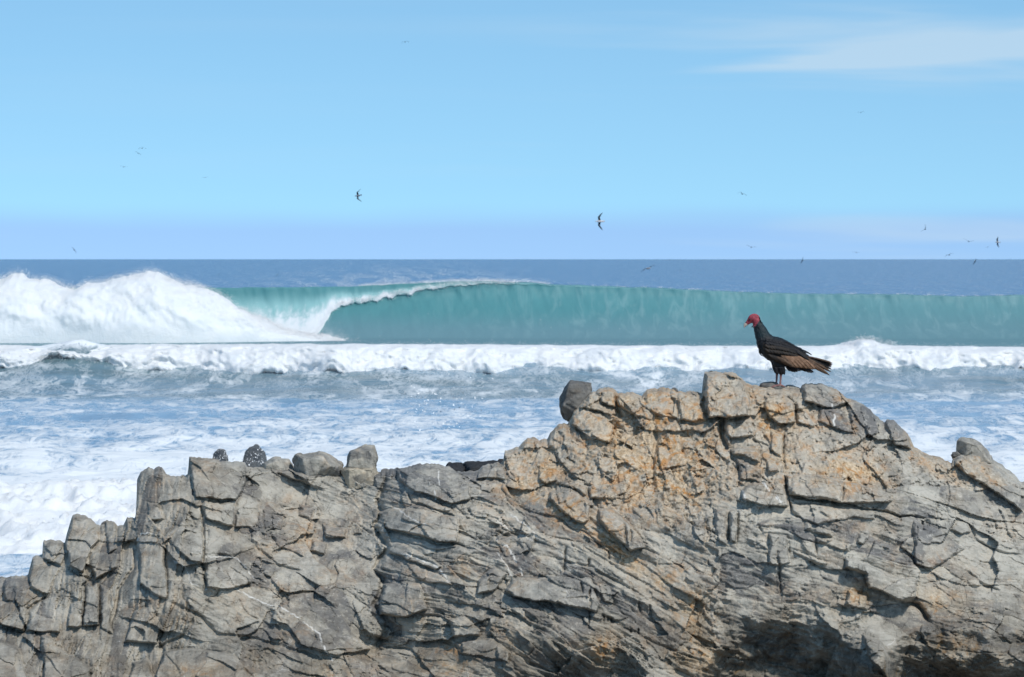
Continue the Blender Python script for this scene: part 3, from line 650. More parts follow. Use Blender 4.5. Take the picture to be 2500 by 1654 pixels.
def foam_material(name, warm=0.0):
    m = Mat(name); p = m.pos()
    n = m.noise(p, 0.9, 3, 0.6, 0.6)
    c = m.mix(m.ramp(n, 0.35, 0.65), (0.90, 0.92, 0.93), (0.96, 0.96, 0.95))
    b = m.bump(m.noise(p, 3.0, 4, 0.7, 0.8), 0.35, 0.12)
    d = m.N.new('ShaderNodeBsdfDiffuse'); m.put(d.inputs[0], c); m.L.new(b, d.inputs['Normal'])
    t = m.N.new('ShaderNodeBsdfTranslucent'); m.put(t.inputs[0], c); m.L.new(b, t.inputs['Normal'])
    mx = m.N.new('ShaderNodeMixShader'); mx.inputs[0].default_value = 0.22; m.L.new(d.outputs[0], mx.inputs[1]); m.L.new(t.outputs[0], mx.inputs[2])
    return m.surf(mx.outputs[0])
M_FOAM = foam_material('whitewater')
rng = np.random.default_rng(11)
SPRAY = []                                            # (positions, sizes)
def spray(P, size): SPRAY.append((np.asarray(P), np.broadcast_to(np.asarray(size, float), (len(P),)).copy()))

# ------------------------------------------------------------------ inner bore: tumbling white front
def build_bore():
    xs = np.concatenate([np.linspace(-40, -18.5, 40)[:-1], np.linspace(-18.5, 18.5, 760), np.linspace(18.5, 40, 40)[1:]])
    lowp = [(-600,890),(0,893),(60,892),(105,884),(128,868),(150,862),(165,874),(190,880),(230,884),(280,896),(340,903),(400,906),(450,918),(540,925),(600,922),(640,918),(690,903),(760,912),(820,908),(880,914),(920,908),
            (960,925),(1000,910),(1050,902),(1100,918),(1140,930),(1180,906),(1250,912),(1300,930),(1400,929),(1450,908),(1500,918),(1560,925),(1700,916),(1800,920),(2050,915),(2080,922),(2120,912),(2160,906),(2200,922),(2250,935),(2300,926),(2380,912),(2440,908),(2500,914),(3100,914)]
    topp = [(-600,840),(0,843),(80,846),(130,851),(150,853),(200,846),(300,842),(600,841),(1000,841),(1500,844),(2000,846),(2090,842),(2105,830),(2140,829),(2165,840),(2200,845),(2500,848),(3100,848)]
    ns = 60; s = np.linspace(0, 1, ns)
    S, X = np.meshgrid(s, xs, indexing='ij')
    by = bore_y(X); D = by-1.4
    px = CX + X/D*FOC
    zl = zpix(np.interp(px, [a for a, _ in lowp], [b for _, b in lowp]) + 40*fbm(px/85, px*0, 221, 5, 0.6), D)
    zt = np.maximum(zpix(np.interp(px, [a for a, _ in topp], [b for _, b in topp]), by), zl+0.08) + 0.03*fbm(px/40, px*0+4, 222, 3)
    ph = np.clip((S-0.40)/0.52, 0, 1)*math.pi/2
    a = 2.3 + 0.5*fbm(X/2.5, X*0, 223, 2)
    Y = np.where(S < 0.40, by + 13*(1-S/0.40)**1.3, by - a*np.sin(ph))
    Z = np.where(S < 0.40, zt*(1-0.5*((1-S/0.40))**1.5), zl + (zt-zl)*np.cos(ph)**0.75)
    tuck = np.clip((S-0.92)/0.08, 0, 1); Y = Y + tuck*0.35; Z = Z - tuck*0.10
    wX = X + 0.3*fbm(X/1.2, S*6, 224, 2)
    bl = billow((wX+1.2*S)/1.9, S*3.4, 225, 6, 0.55)-0.45; bl = 0.35*bl + 1.2*fbm((wX+1.0*S)/1.1, S*4.2, 226, 4, 0.52)
    fr = sstep(0.3, 0.5, S)
    Y = Y - fr*0.42*bl - fr*0.10*fbm(X/0.22, S*30, 228, 2)
    Z = Z + fr*(0.09*bl)*np.sin(ph)*1.2 + sstep(0.0, 0.2, S)*(1-fr)*0.05*fbm(X/1.1, Y/1.1, 227, 3)
    V = np.stack([X, Y, Z], 2).reshape(-1, 3)
    tag(link('bore_foam', np_mesh('bore_foam', V, grid_faces(ns, len(xs)), True), M_FOAM), 'long low band of tumbling white water in front of the big wave', kind='stuff')
    # droplets torn off its lower edge and top
    Vr = V.reshape(ns, len(xs), 3)
    nb_ = 60000; i = rng.integers(0, len(xs), nb_); j = rng.integers(int(ns*.42), ns-3, nb_)
    P = Vr[j, i] + rng.normal(0, 1, (nb_, 3))*np.array([.12, .14, .06]) + np.array([0, -0.14, 0.0]); spray(P, rng.uniform(.003, .011, nb_))
    i = rng.integers(0, len(xs), 5000); P = Vr[int(ns*.42), i] + np.abs(rng.normal(0, 1, (5000, 3)))*np.array([0.1, .3, .06])*np.array([1, 1, 1]); spray(P, rng.uniform(.003, .009, 5000))
    w = np.nonzero((xs > xpix(2070, D2)) & (xs < xpix(2190, D2)))[0]
    i = rng.choice(w, 2500); P = Vr[int(ns*.43), i] + rng.normal(0, 1, (2500, 3))*np.array([.12, .2, .06]) + np.array([0, 0, .03]); spray(P, rng.uniform(.004, .012, 2500))
build_bore()

# ------------------------------------------------------------------ the breaking wave
CREST = [(-900,706),(0,704),(530,703),(700,702),(850,700),(950,695),(1050,690),(1120,687),(1200,687),(1300,691),(1400,697),(1600,703),(1800,713),(2000,718),(2200,719),(2350,724),(2500,720),(2700,726),(3400,734)]
THROW = [(-900,.50),(700,.48),(800,.42),(850,.36),(900,.31),(970,.26),(1050,.21),(1130,.16),(1200,.11),(1300,.05),(1500,.02),(1800,0),(3400,0)]
TIP = [(-900,840),(740,835),(770,822),(790,800),(805,770),(815,756),(836,744),(882,738),(930,728),(972,720),(1040,706),(1100,697),(1150,694),(1198,692),(1300,694),(1400,699),(1600,705),(1800,715),(2000,720),(2200,721),(2350,726),(2500,722),(2700,728),(3400,736)]
def build_wave():
    xs = np.concatenate([np.linspace(-50, -25, 30)[:-1], np.linspace(-25, 25, 700), np.linspace(25, 55, 40)[1:]])
    px = CX + xs/D1*FOC
    I = lambda T: np.interp(px, [a for a, _ in T], [b for _, b in T])
    zc = zpix(I(CREST) + 3.0*fbm(px/60, px*0, 401, 5, .55), D1); th = I(THROW) + 0.03
    tip = I(TIP) + (20.0*fbm(px/34, px*0, 402, 5, .6) + 9*np.abs(perlin(px/9, px*0, 404)))*np.clip(th*3, 0, 1); tip = np.maximum(tip, I(CREST)+1.0)
    D_tip = D1-th; zt = np.minimum(zpix(tip, D_tip), zc-0.03)
    zb = 0.60
    rows = []; fo = []; lipm = []
    def add(y, z, f, l=0.0): rows.append(np.stack([xs, D1+y, z], 1)); fo.append(np.broadcast_to(f, xs.shape)); lipm.append(np.broadcast_to(l, xs.shape))
    for s in np.linspace(1, 0.04, 14): add(17*s**1.2 + 0.2*th + xs*0, -0.7 + (zc+0.7)*np.exp(-(s*1.75)**2), 0.05)      # back slope
    steep = np.clip(0.35+th*1.0, 0, 1)
    def yface(s): return -((4.4-1.6*steep)*s**2.3 + (1-steep)*1.2*s)
    ss = lambda z: np.clip((zc-z)/(zc-zb), 0, 1)
    tk = np.clip((th-0.06)*0.5, 0, 0.15); e0 = 0.02*np.clip(th*5-.3, 0, 1)
    for q_ in np.linspace(0, 1, 18):                                                                                # over the crest and down the thrown sheet
        z = zc - (zc-zt)*q_**1.3
        add(yface(ss(z)) - e0 - tk*q_**0.7 + 0.30*(1-q_)*np.clip(1-2*th, 0, 1), z, 0.16*q_ + sstep(0.10, 0.55, q_)*0.40*sstep(900, 780, px) + 0.9*sstep(0.35, 0.95, q_)*np.clip(th*4.5, 0, 1)*(0.72+1.1*fbm(px/40, px*0, 406, 3)))
    add(yface(ss(zt-0.05*np.clip(th*3, 0.1, 1))) - e0*.6 - tk*0.6, zt-0.05*np.clip(th*3, 0.1, 1), 0.7*np.clip(th*4.5, 0, 1))
    add(yface(ss(zt-0.07*np.clip(th*3, 0.1, 1))) - e0*.3, zt-0.07*np.clip(th*3, 0.1, 1), 0.25*np.clip(th*4.5, 0, 1))
    s0 = ss(zt-0.08*np.clip(th*3, 0.1, 1))
    for s in np.linspace(0.02, 1, 30):                                                                              # the face below the lip
        k = s0 + (1-s0)*s; add(yface(k), zc - (zc-zb)*k, 0.10*np.clip(th*4.5, 0, 1)*np.exp(-s*14))
    for s in np.linspace(0.08, 1, 10): add(yface(np.ones_like(xs)) - 22*s, zb - 0.42*s**1.5 - 0.5*sstep(0.8, 1.0, s) + xs*0, 0.03)
    nr = len(rows); V = np.stack(rows); X = V[..., 0].copy(); SS = np.broadcast_to(np.arange(nr)[:, None], X.shape)
    V[..., 1] += 0.12*fbm(X/1.6, V[..., 2]*1.1, 411, 3) + 0.06*fbm((X+0.35*V[..., 2])/0.42, V[..., 2]*0.7, 412, 3)
    F = np.stack(fo); LM = np.stack(lipm)
    m = Mat('wave_water'); p = m.pos()
    streak = m.noise(m.pos(scale=(2.0, 0.5, 0.36), rot=(0, R(-12), 0)), 1.0, 5, 0.6, 0.9)
    fine = m.noise(m.pos(scale=(5, 2, 1.6)), 1.0, 6, 0.65, 0.6)
    sepn = m.N.new('ShaderNodeSeparateXYZ'); tcn = m.N.new('ShaderNodeTexCoord'); m.L.new(tcn.outputs['Object'], sepn.inputs[0])
    zz = sepn.outputs[2]; xx = sepn.outputs[0]
    low = m.ramp(zz, 1.9, 0.7)                        # sky reflection low in the face, painted into the colour as greyer blue
    teal = m.mix(low, (0.098, 0.290, 0.312), (0.170, 0.318, 0.360))
    teal = m.mix(m.math('MULTIPLY', m.ramp(xx, 1.0, 16.0), 0.6), teal, (0.165, 0.320, 0.350))
    st = m.math('MULTIPLY', m.ramp(streak, 0.46, 0.70, 0, 0.34), m.ramp(xx, -6.0, 4.0, 0.10, 1.0))
    st = m.math('MULTIPLY', st, m.ramp(zz, 0.2, 1.4, 0.25, 1.0))
    c = m.mix(st, teal, (0.33, 0.50, 0.51))
    curtain = m.attr('lip')
    fa = m.attr('foam')
    c = m.mix(m.math('MULTIPLY', m.ramp(fa, 0.02, 0.5), 0.75), c, (0.36, 0.62, 0.62))
    edge = m.ramp(m.math('ADD', fa, m.math('MULTIPLY', m.math('SUBTRACT', fine, 0.5), 0.9)), 0.42, 1.02)
    edge = m.math('MULTIPLY', edge, m.ramp(fa, 0.08, 0.3))
    c = m.mix(edge, c, (0.86, 0.89, 0.90))
    b = m.bump(streak, 0.12, 0.25); b = m.bump(fine, 0.15, 0.06, b)
    ps = m.principled(c, m.ramp(edge, 0, 1, 0.55, 0.9), b, IOR=1.33)
    t = m.N.new('ShaderNodeBsdfTranslucent'); m.put(t.inputs[0], c); m.L.new(b, t.inputs['Normal'])
    mx = m.N.new('ShaderNodeMixShader'); mx.inputs[0].default_value = 0.18; m.L.new(ps, mx.inputs[1]); m.L.new(t.outputs[0], mx.inputs[2])
    mat = m.surf(mx.outputs[0])
    me = np_mesh('breaking_wave', V.reshape(-1, 3), grid_faces(nr, len(xs)), True, {'foam': F.ravel(), 'lip': LM.ravel()})
    tag(link('breaking_wave', me, mat), 'tall teal breaking wave with its lip curling over on the left', kind='structure')
    # feathering along the lip and the crest, and the veil blown back over it
    tipr = V[14+17]; cr = V[14+1]
    w = np.nonzero((px > 760) & (px < 1260))[0]; n = 8000
    i = rng.choice(w, n); P = tipr[i] + rng.normal(0, 1, (n, 3))*np.array([.10, .12, .05]); P[:, 2] += rng.normal(0.10, .05, n); P[:, 1] -= 0.08; spray(P, rng.uniform(.005, .016, n))
    w = np.nonzero((px > 880) & (px < 1340))[0]; n = 6000
    i = rng.choice(w, n); P = cr[i] + np.stack([rng.normal(0, .1, n), rng.normal(.1, .25, n), np.abs(rng.normal(0, .06, n))], 1); spray(P, rng.uniform(.004, .013, n))
    w = np.nonzero((px > 1260) & (px < 2500))[0]; n = 6000
    i = rng.choice(w, n); i = i[fbm(px[i]/30, px[i]*0, 421, 2) > 0.12]; n = len(i); P = cr[i] + np.stack([rng.normal(0, .1, n), rng.normal(.1, .2, n), np.abs(rng.normal(0, .035, n))], 1); spray(P, rng.uniform(.004, .012, n))
    n = 40000; ppx = rng.normal(980, 170, n); up = np.abs(rng.normal(0, 1, n))
    wgt = fbm(ppx/45 + up, up*2.0, 425, 3) > -0.05; ppx = ppx[wgt]; up = up[wgt]; n = len(ppx)
    yy = D1 + rng.uniform(0.5, 9, n); zc_ = np.interp(ppx, px, zc)
    P = np.stack([xpix(ppx, yy) - up*0.5, yy, zc_ - 0.15 + up*0.42], 1); spray(P, rng.uniform(.004, .009, n))
    # stray drops flung on the face
    n = 60; ppx = rng.uniform(900, 2450, n); P = np.stack([xpix(ppx, 143), np.full(n, 143.0), zpix(rng.uniform(760, 845, n), 143)], 1); spray(P, rng.uniform(.005, .012, n))
    return V, px
WAVE_V, WAVE_PX = build_wave()

# ------------------------------------------------------------------ the explosion of white water on the left
def build_burst():
    DB = 142.5
    topp = [(-700,690),(-300,682),(-120,686),(0,679),(29,668),(45,672),(61,686),(104,684),(125,692),(143,701),(179,705),(208,686),(225,690),(244,694),(273,679),(323,674),(369,667),(395,677),(448,699),(480,704),(517,713),(540,723),(556,733),(574,753),(610,771),(646,781),(681,801),(717,812),(753,817),(790,819),(825,827),(845,836),(862,850)]
    xs = np.linspace(xpix(-700, DB), xpix(862, DB), 560); px = CX + xs/DB*FOC
    tp = np.interp(px, [a for a, _ in topp], [b for _, b in topp]) + 7*fbm(px/26, px*0, 501, 4)
    zt = zpix(tp, DB); zb = 0.42
    ns = 90; s = np.linspace(0, 1, ns); S, X = np.meshgrid(s, xs, indexing='ij'); ZT = np.broadcast_to(zt[None, :], X.shape)
    hh = ZT-zb
    h0 = np.broadcast_to((zpix(np.convolve(np.pad(tp, 40, mode='edge'), np.ones(81)/81, 'valid'), DB)-zb)[None, :], X.shape)
    dep = 0.55 + 0.85*np.clip(h0, 0, 4)
    ang = S*math.pi*0.93
    Y = DB + 1.0 - dep*np.cos(ang)*1.0; Z = zb + h0*np.sin(ang)**0.75 + (hh-h0)*np.sin(ang)**10
    # rolling lobes: displaced along the outward direction of the mound
    wX = X + 0.35*fbm(X/1.5, S*7, 502, 2)
    qz = Z*0.75 + Y*0.55; bl = billow((wX+0.25*qz)/2.1, qz/1.9, 503, 6, 0.56)-0.42; bl = 0.35*bl + 1.25*fbm((wX+0.3*qz)/1.7, qz/1.5, 513, 4, 0.5)
    amp = np.clip(h0/3.5, 0.12, 1)
    foot = sstep(0.02, 0.13, S); Z = Z + 0.18*fbm(X/2.2, X*0, 515, 3)*(1-foot); Y = Y - 0.42*amp*bl*np.cos(ang)*foot; Z = Z + 0.26*amp*bl*np.sin(ang)
    Y -= amp*0.07*fbm(X/0.3, S*26, 507, 2)*foot
    V = np.stack([X, Y, Z], 2)
    tag(link('burst_foam', np_mesh('burst_foam', V.reshape(-1, 3), grid_faces(ns, len(xs)), True), M_FOAM), 'high exploding mass of white water on the left of the big wave', kind='stuff')
    n = 60000
    i = rng.integers(0, len(xs), n); j = rng.integers(int(ns*.18), int(ns*.72), n)
    base = V[j, i]; out = np.stack([np.zeros(n), -np.cos(ang[j, i]), np.sin(ang[j, i])], 1)
    e = np.abs(rng.normal(0, 1, n))*0.13*amp[j, i]
    P = base + out*e[:, None] + rng.normal(0, .10, (n, 3))*amp[j, i][:, None]; spray(P, rng.uniform(.005, .014, n))
    # plume over the top, thrown up and back
    n = 26000; i = rng.integers(0, len(xs), n); h = np.abs(rng.normal(0, 1, n)); k = fbm(px[i]/30, h*0.8, 511, 3)
    ok = (k > -0.12); i = i[ok]; h = h[ok]; n = len(i)
    top = V[int(ns*.5), i]; P = top + np.stack([rng.normal(0, .15, n)+h*.10, rng.normal(.3, .5, n), h*0.09*amp[0, i]+rng.normal(0, .03, n)], 1); spray(P, rng.uniform(.004, .012, n))
    n = 9000; ppx = rng.uniform(395, 520, n); P = np.stack([xpix(ppx, DB+1), np.full(n, DB+1)+rng.normal(0, .5, n), np.interp(ppx, px, zt)+np.abs(rng.normal(0, .22, n))*(1-np.abs(ppx-450)/90)-.05], 1); spray(P, rng.uniform(.003, .008, n))
    n = 9000; ppx = rng.uniform(600, 880, n); P = np.stack([xpix(ppx, DB), np.full(n, DB)+rng.normal(0, .6, n), np.interp(ppx, px, zt)+np.abs(rng.normal(0, .25, n))-.1], 1); spray(P, rng.uniform(.004, .010, n))
build_burst()

# churned white lumps close in, left
def build_near_foam():
    xs = np.linspace(-13, 1.0, 300); ys = np.linspace(46.0, 60, 150); X, Y = np.meshgrid(xs, ys)
    e = sstep(46.2, 48.5, Y + 1.2*fbm(X/2.0, X*0+3, 601, 3))*sstep(60, 55, Y)*sstep(1.0, -3.0, X)
    Z = sea_z(X, Y) - 0.10 + e*(0.16 + 0.30*np.clip(billow(X/0.9, Y/1.4, 603, 6, 0.62)-0.3, 0, 1) + 0.05*fbm(X/.25, Y/.5, 606, 3) + 0.25*np.exp(-((Y-50.5-fbm(X/2, X*0, 604, 2))/1.6)**2))
    V = np.stack([X, Y, Z], 2).reshape(-1, 3)
    tag(link('churned_foam', np_mesh('churned_foam', V, grid_faces(150, 300), True), M_FOAM), 'churned white foam surging close behind the left end of the outcrop', kind='stuff')
    n = 5000; i = rng.integers(0, len(V), n); P = V[i] + np.stack([rng.normal(0, .05, n), rng.normal(0, .1, n), np.abs(rng.normal(0.05, .07, n))], 1); spray(P, rng.uniform(.003, .009, n))
build_near_foam()
# a scatter of splash drops in front of the outcrop, and round the two awash rocks
n = 420; pp = rng.normal(0, 1, (n, 2)); ppx = 1070+60*pp[:, 0]; ppy = 985+42*pp[:, 1]; dd = rng.uniform(60, 75, n)
spray(np.stack([xpix(ppx, dd), dd, zpix(ppy, dd)], 1), rng.uniform(.006, .016, n))
for cx_, cy_ in ((537, 1120), (624, 1122)):
    n = 420; a = rng.uniform(0, math.pi, n); r = np.abs(rng.normal(0, 1, n))*0.16+0.08; dd = 62+rng.normal(-.3, .25, n)
    spray(np.stack([xpix(cx_, dd)+np.cos(a)*r*1.5, dd, zpix(cy_+12, dd)+np.sin(a)*r*1.0-.05], 1), rng.uniform(.004, .012, n))
def build_spray():
    P = np.concatenate([a for a, _ in SPRAY]); S = np.concatenate([b for _, b in SPRAY]); n = len(P)
    k = rng.normal(0, 1, (n, 3, 3)); k /= np.linalg.norm(k, axis=2)[:, :, None]
    V = P[:, None, :] + k*S[:, None, None]*1.6
    F = np.arange(3*n).reshape(-1, 3)
    m = Mat('spray_drops')
    nv = m.N.new('ShaderNodeCombineXYZ'); q = (sd + Vector((0, -0.3, 0.25))).normalized()      # drops scatter evenly: shade all of them as if turned to the light
    for i in range(3): nv.inputs[i].default_value = q[i]
    d = m.N.new('ShaderNodeBsdfDiffuse'); d.inputs[0].default_value = (.93, .94, .95, 1); m.L.new(nv.outputs[0], d.inputs['Normal'])
    tag(link('spray', np_mesh('spray', V.reshape(-1, 3), F, False), m.surf(d.outputs[0])), 'fine white spray flying off the wave lip and white water', kind='stuff')
    return n
NSPRAY = build_spray()
# ------------------------------------------------------------------ loose stones on and behind the outcrop
def icosphere(sub):
    bm = bmesh.new(); bmesh.ops.create_icosphere(bm, subdivisions=sub, radius=1.0)
    V = np.array([v.co for v in bm.verts]); F = np.array([[v.index for v in f.verts] for f in bm.faces]); bm.free(); return V, F
ICO = {k: icosphere(k) for k in (4, 5)}
def stone(name, outline, Y, depth, seed, mat, label, cat, sub=5, ncut=0, group=None, rough=0.05, parent=None, center=None):
    """an angular stone: hull of its outline and of broken front and back faces, then roughened"""
    r = np.random.default_rng(seed); P = np.array(outline, float); c = np.array(center) if center is not None else P.mean(0)
    q = (P-c)*Y/FOC; q[:, 1] *= -1; sc = np.abs(q).max()
    pts = [(x*1.0, r.uniform(-.14, .14)*depth, z*1.0) for x, z in q]
    for s_, k0, n in ((-1, .38, 5), (1, .38, 5)):
        for i in range(n):
            a = i/n*2*math.pi + r.uniform(-.4, .4); j = int(((a/(2*math.pi)) % 1)*len(q)); f = r.uniform(.60, .93)
            o = q[np.argmin(np.abs(np.angle(np.exp(1j*(np.arctan2(q[:, 1], q[:, 0])-a)))))]
            pts.append((o[0]*f, s_*depth*r.uniform(.40, .5), o[1]*f))
    bm = bmesh.new()
    for p_ in pts: bm.verts.new(p_)
    g = bmesh.ops.convex_hull(bm, input=bm.verts[:])
    bmesh.ops.delete(bm, geom=[v for v in bm.verts if not v.link_faces], context='VERTS')
    bmesh.ops.bevel(bm, geom=bm.edges[:], offset=sc*0.03, segments=1, affect='EDGES', clamp_overlap=True)
    bmesh.ops.triangulate(bm, faces=bm.faces[:])
    for it in range(5):
        ed = [e for e in bm.edges if e.calc_length() > sc*0.09]
        if not ed or len(bm.faces) > 6000: break
        bmesh.ops.subdivide_edges(bm, edges=ed, cuts=1); bmesh.ops.triangulate(bm, faces=[f for f in bm.faces if len(f.verts) > 3])
    bm.normal_update(); bmesh.ops.recalc_face_normals(bm, faces=bm.faces[:])
    V = np.array([v.co for v in bm.verts]); N = np.array([v.normal for v in bm.verts]); F = np.array([[v.index for v in f.verts] for f in bm.faces]); bm.free()
    a_ = (V[:, 0]*.9+V[:, 1]*.5)/sc + seed; b_ = (V[:, 2]+V[:, 1]*.7)/sc
    nz = fbm(a_*1.8, b_*1.8, seed, 3); nz2 = fbm(a_*6, b_*6, seed+9, 3)
    L1, e, _t = facet(a_*60+500, b_*60+500, 34, 1.6, 0.3+seed, seed*13+5)
    V = V + N*((rough*1.2*nz + 0.022*nz2 + 0.09*L1)*sc)[:, None]
    at = {'tone': 0.5*_t + 0.5*nz, 'stain': np.clip(nz*1.2-.1, 0, 1)*0.5, 'vein': np.zeros(len(V)), 'wet': np.zeros(len(V)), 'brown': np.zeros(len(V))}
    base = V[:, 2].min(); V[:, 2] -= base; W0 = W(c[0], c[1], Y)
    me = np_mesh(name, V, F, False, at); o = link(name, me, mat, parent); o.location = (W0[0], W0[1], W0[2]+base)
    if label: tag(o, label, cat, group)
    return o
M_DARK = rock_material('dark_grey_stone', True, (0.66, 0.67, 0.70), 0.30)
M_STONE = rock_material('grey_stone', True, (0.95, 0.95, 0.95))
M_TAN = rock_material('tan_stone', True, (1.06, 1.0, 0.9))
M_WET = rock_material('wet_blue_grey_stone', True, (0.55, 0.62, 0.72), 0.55)
M_BLACK = rock_material('wet_black_stone', True, (0.5, 0.52, 0.56), 0.88)
cy = lambda px, dy=0.0: float(crest_at(px)[1])+dy
stone('boulder', [(1388,1031),(1373,1017),(1367,990),(1366,972),(1381,951),(1387,936),(1393,929),(1411,931),(1430,938),(1445,937),(1449,954),(1436,968),(1420,990),(1404,1012)], cy(1410), .36, 3, M_DARK,
      'dark bluish grey boulder wedged against the left end of the upper crest', 'boulder', center=(1405, 972), ncut=12)
stone('standing_stone', [(843,1144),(854,1104),(893,1085),(914,1087),(925,1116),(915,1150),(868,1154)], cy(880)-.12, .22, 8, M_STONE,
      'upright pale grey stone balanced on a squat stone on the low crest', 'stone', center=(886, 1116), ncut=13)
stone('base_stone', [(831,1148),(846,1138),(918,1140),(928,1160),(924,1180),(902,1195),(852,1194)], cy(880)-.16, .30, 12, M_TAN,
      'squat tan stone directly under the upright balanced stone', 'stone', center=(880, 1164), ncut=11)
stone('slab_stone', [(713,1122),(722,1109),(784,1104),(808,1112),(840,1138),(836,1164),(745,1172),(716,1150)], cy(770)-.06, .40, 17, M_STONE,
      'long flat grey stone leaning beside the upright stone', 'stone', center=(775, 1133), ncut=11)
stone('low_stone', [(634,1158),(641,1131),(668,1117),(708,1121),(726,1160),(690,1170)], cy(680)+.0, .34, 21, M_STONE,
      'low grey stone left of the long flat stone', 'stone', center=(680, 1138), ncut=12)
stone('crest_stone', [(2331,1112),(2333,1075),(2345,1068),(2380,1074),(2408,1094),(2430,1138),(2390,1150),(2350,1140)], cy(2370)-.02, .3, 25, M_STONE,
      'angular grey stone on the rounded hump at the far right of the crest', 'stone', center=(2375, 1108), ncut=12)
stone('small_stone', [(2322,1113),(2327,1105),(2338,1103),(2345,1110),(2338,1120),(2326,1122)], cy(2330)-.08, .08, 28, M_DARK, 'little dark stone wedged under the angular grey stone at far right', 'stone', sub=4, ncut=14)
stone('small_stone', [(245,1283),(249,1276),(258,1272),(264,1285),(262,1298),(248,1298)], cy(255), .1, 31, M_DARK, 'small dark chip of rock between the pointed slabs at left', 'stone', sub=4, ncut=14)
stone('perch_stone', [(1852,946),(1856,938),(1868,934),(1882,933),(1898,936),(1902,944),(1886,950),(1864,951)], cy(1880), .22, 34, M_DARK, 'flat bluish stone just left of the vulture feet', 'stone', sub=4, ncut=11)
stone('perch_stone', [(1876,950),(1886,940),(1898,940),(1912,944),(1926,950),(1912,958),(1896,961),(1880,958)], cy(1900)-.1, .22, 35, M_DARK, 'blue-grey angular stone right under the vulture feet', 'stone', sub=4, ncut=11)
stone('perch_stone', [(1914,950),(1918,941),(1934,941),(1952,949),(1956,960),(1930,962)], cy(1930), .2, 36, M_STONE, 'grey stone behind the vulture feet on the right', 'stone', sub=4, ncut=11)
stone('loose_stone', [(1640,951),(1642,947),(1649,946),(1655,953),(1656,962),(1645,964)], cy(1648)-.05, .08, 39, M_DARK, 'tiny dark stone on the upper crest left of the tall head-like block', 'stone', sub=4, ncut=12)
for i, (ol, lb) in enumerate([([(1088,1142),(1092,1134),(1108,1133),(1130,1135),(1140,1142),(1138,1200),(1090,1200)], 'left one of two wet black rocks behind the dip in the crest'),
                              ([(1128,1140),(1134,1131),(1160,1128),(1190,1129),(1214,1125),(1228,1128),(1232,1200),(1130,1200)], 'larger right one of two wet black rocks behind the dip in the crest')]):
    stone('wet_rock', ol, 28.9, .7, 41+i, M_BLACK, lb, 'rock', group='wet rocks behind the crest', center=(np.mean([p[0] for p in ol]), 1155), ncut=30, rough=.12)
stone('sea_rock', [(518,1126),(522,1103),(532,1095),(540,1093),(550,1101),(556,1112),(560,1180),(514,1182)], 62.0, .5, 51, M_WET, 'smaller dark rock awash in foam beyond the left crest', 'rock', sub=4, center=(537, 1136), group='rocks awash in the surf')
stone('sea_rock', [(596,1124),(602,1102),(612,1092),(624,1087),(636,1094),(645,1104),(651,1122),(656,1182),(592,1184)], 62.0, .6, 53, M_WET, 'larger pointed dark rock awash in foam beyond the left crest', 'rock', sub=4, center=(624, 1136), group='rocks awash in the surf')
# ------------------------------------------------------------------ the vulture
def VZ(zx, zy): return ((zx-990)/2175.0, (1382-zy)/2175.0)          # measured on an enlargement: local metres, origin between the feet
def ring_tube(bm, pts, n=16):
    """pts: (x, y, z, r_in_plane, r_across); rings follow the path in the x-z plane"""
    rings = []
    for i, (x, y, z, a, b) in enumerate(pts):
        p0 = Vector(pts[max(0, i-1)][:3]); p1 = Vector(pts[min(len(pts)-1, i+1)][:3]); t = (p1-p0).normalized()
        side = Vector((0, 1, 0)); side = (side - t*side.dot(t)).normalized(); up = t.cross(side)
        rings.append([bm.verts.new(Vector((x, y, z)) + up*a*math.cos(k*2*math.pi/n) + side*b*math.sin(k*2*math.pi/n)) for k in range(n)])
    for r0, r1 in zip(rings, rings[1:]):
        for k in range(n): bm.faces.new((r0[k], r0[(k+1) % n], r1[(k+1) % n], r1[k]))
    bm.faces.new(rings[0][::-1]); bm.faces.new(rings[-1])
def smooth_path(P, n):
    P = np.array(P, float); t = np.linspace(0, len(P)-1, n); out = []
    for q in t:
        i = min(int(q), len(P)-2); f = q-i
        p0, p1, p2, p3 = P[max(i-1, 0)], P[i], P[i+1], P[min(i+2, len(P)-1)]
        out.append(0.5*((2*p1)+(-p0+p2)*f+(2*p0-5*p1+4*p2-p3)*f*f+(-p0+3*p1-3*p2+p3)*f**3))
    return np.array(out)
def leaf(base, tip, width, bend=(0, 0, 0), nrm=(0, -1, 0), thick=0.0022, n=9, shape=0.55, point=0.35):
    """one vane: a slim, cambered lens from base to tip"""
    b = np.array(base, float); t = np.array(tip, float); ax = t-b; ln = np.linalg.norm(ax); ax = ax/ln
    nr = np.array(nrm, float); nr = nr-ax*(nr@ax); nr /= np.linalg.norm(nr); sd = np.cross(ax, nr); V = []; F = []
    for i in range(n):
        s = i/(n-1); w = width*0.5*(min(1, (s/0.12)+0.45) if s < 0.12 else 1)*(1 if s < 1-point else math.sqrt(max(0, 1-((s-(1-point))/point)**2))*0.97+0.03)
        c = b + ax*ln*s + np.array(bend)*4*s*(1-s)
        V += [c-sd*w, c+nr*(thick+w*0.16), c+sd*w, c-nr*thick*0.3]
    for i in range(n-1):
        for k in range(4): F.append((i*4+k, i*4+(k+1) % 4, i*4+4+(k+1) % 4, i*4+4+k))
    F.append((0, 3, 2, 1)); F.append(tuple((n-1)*4+k for k in range(4)))
    return np.array(V), np.array(F)
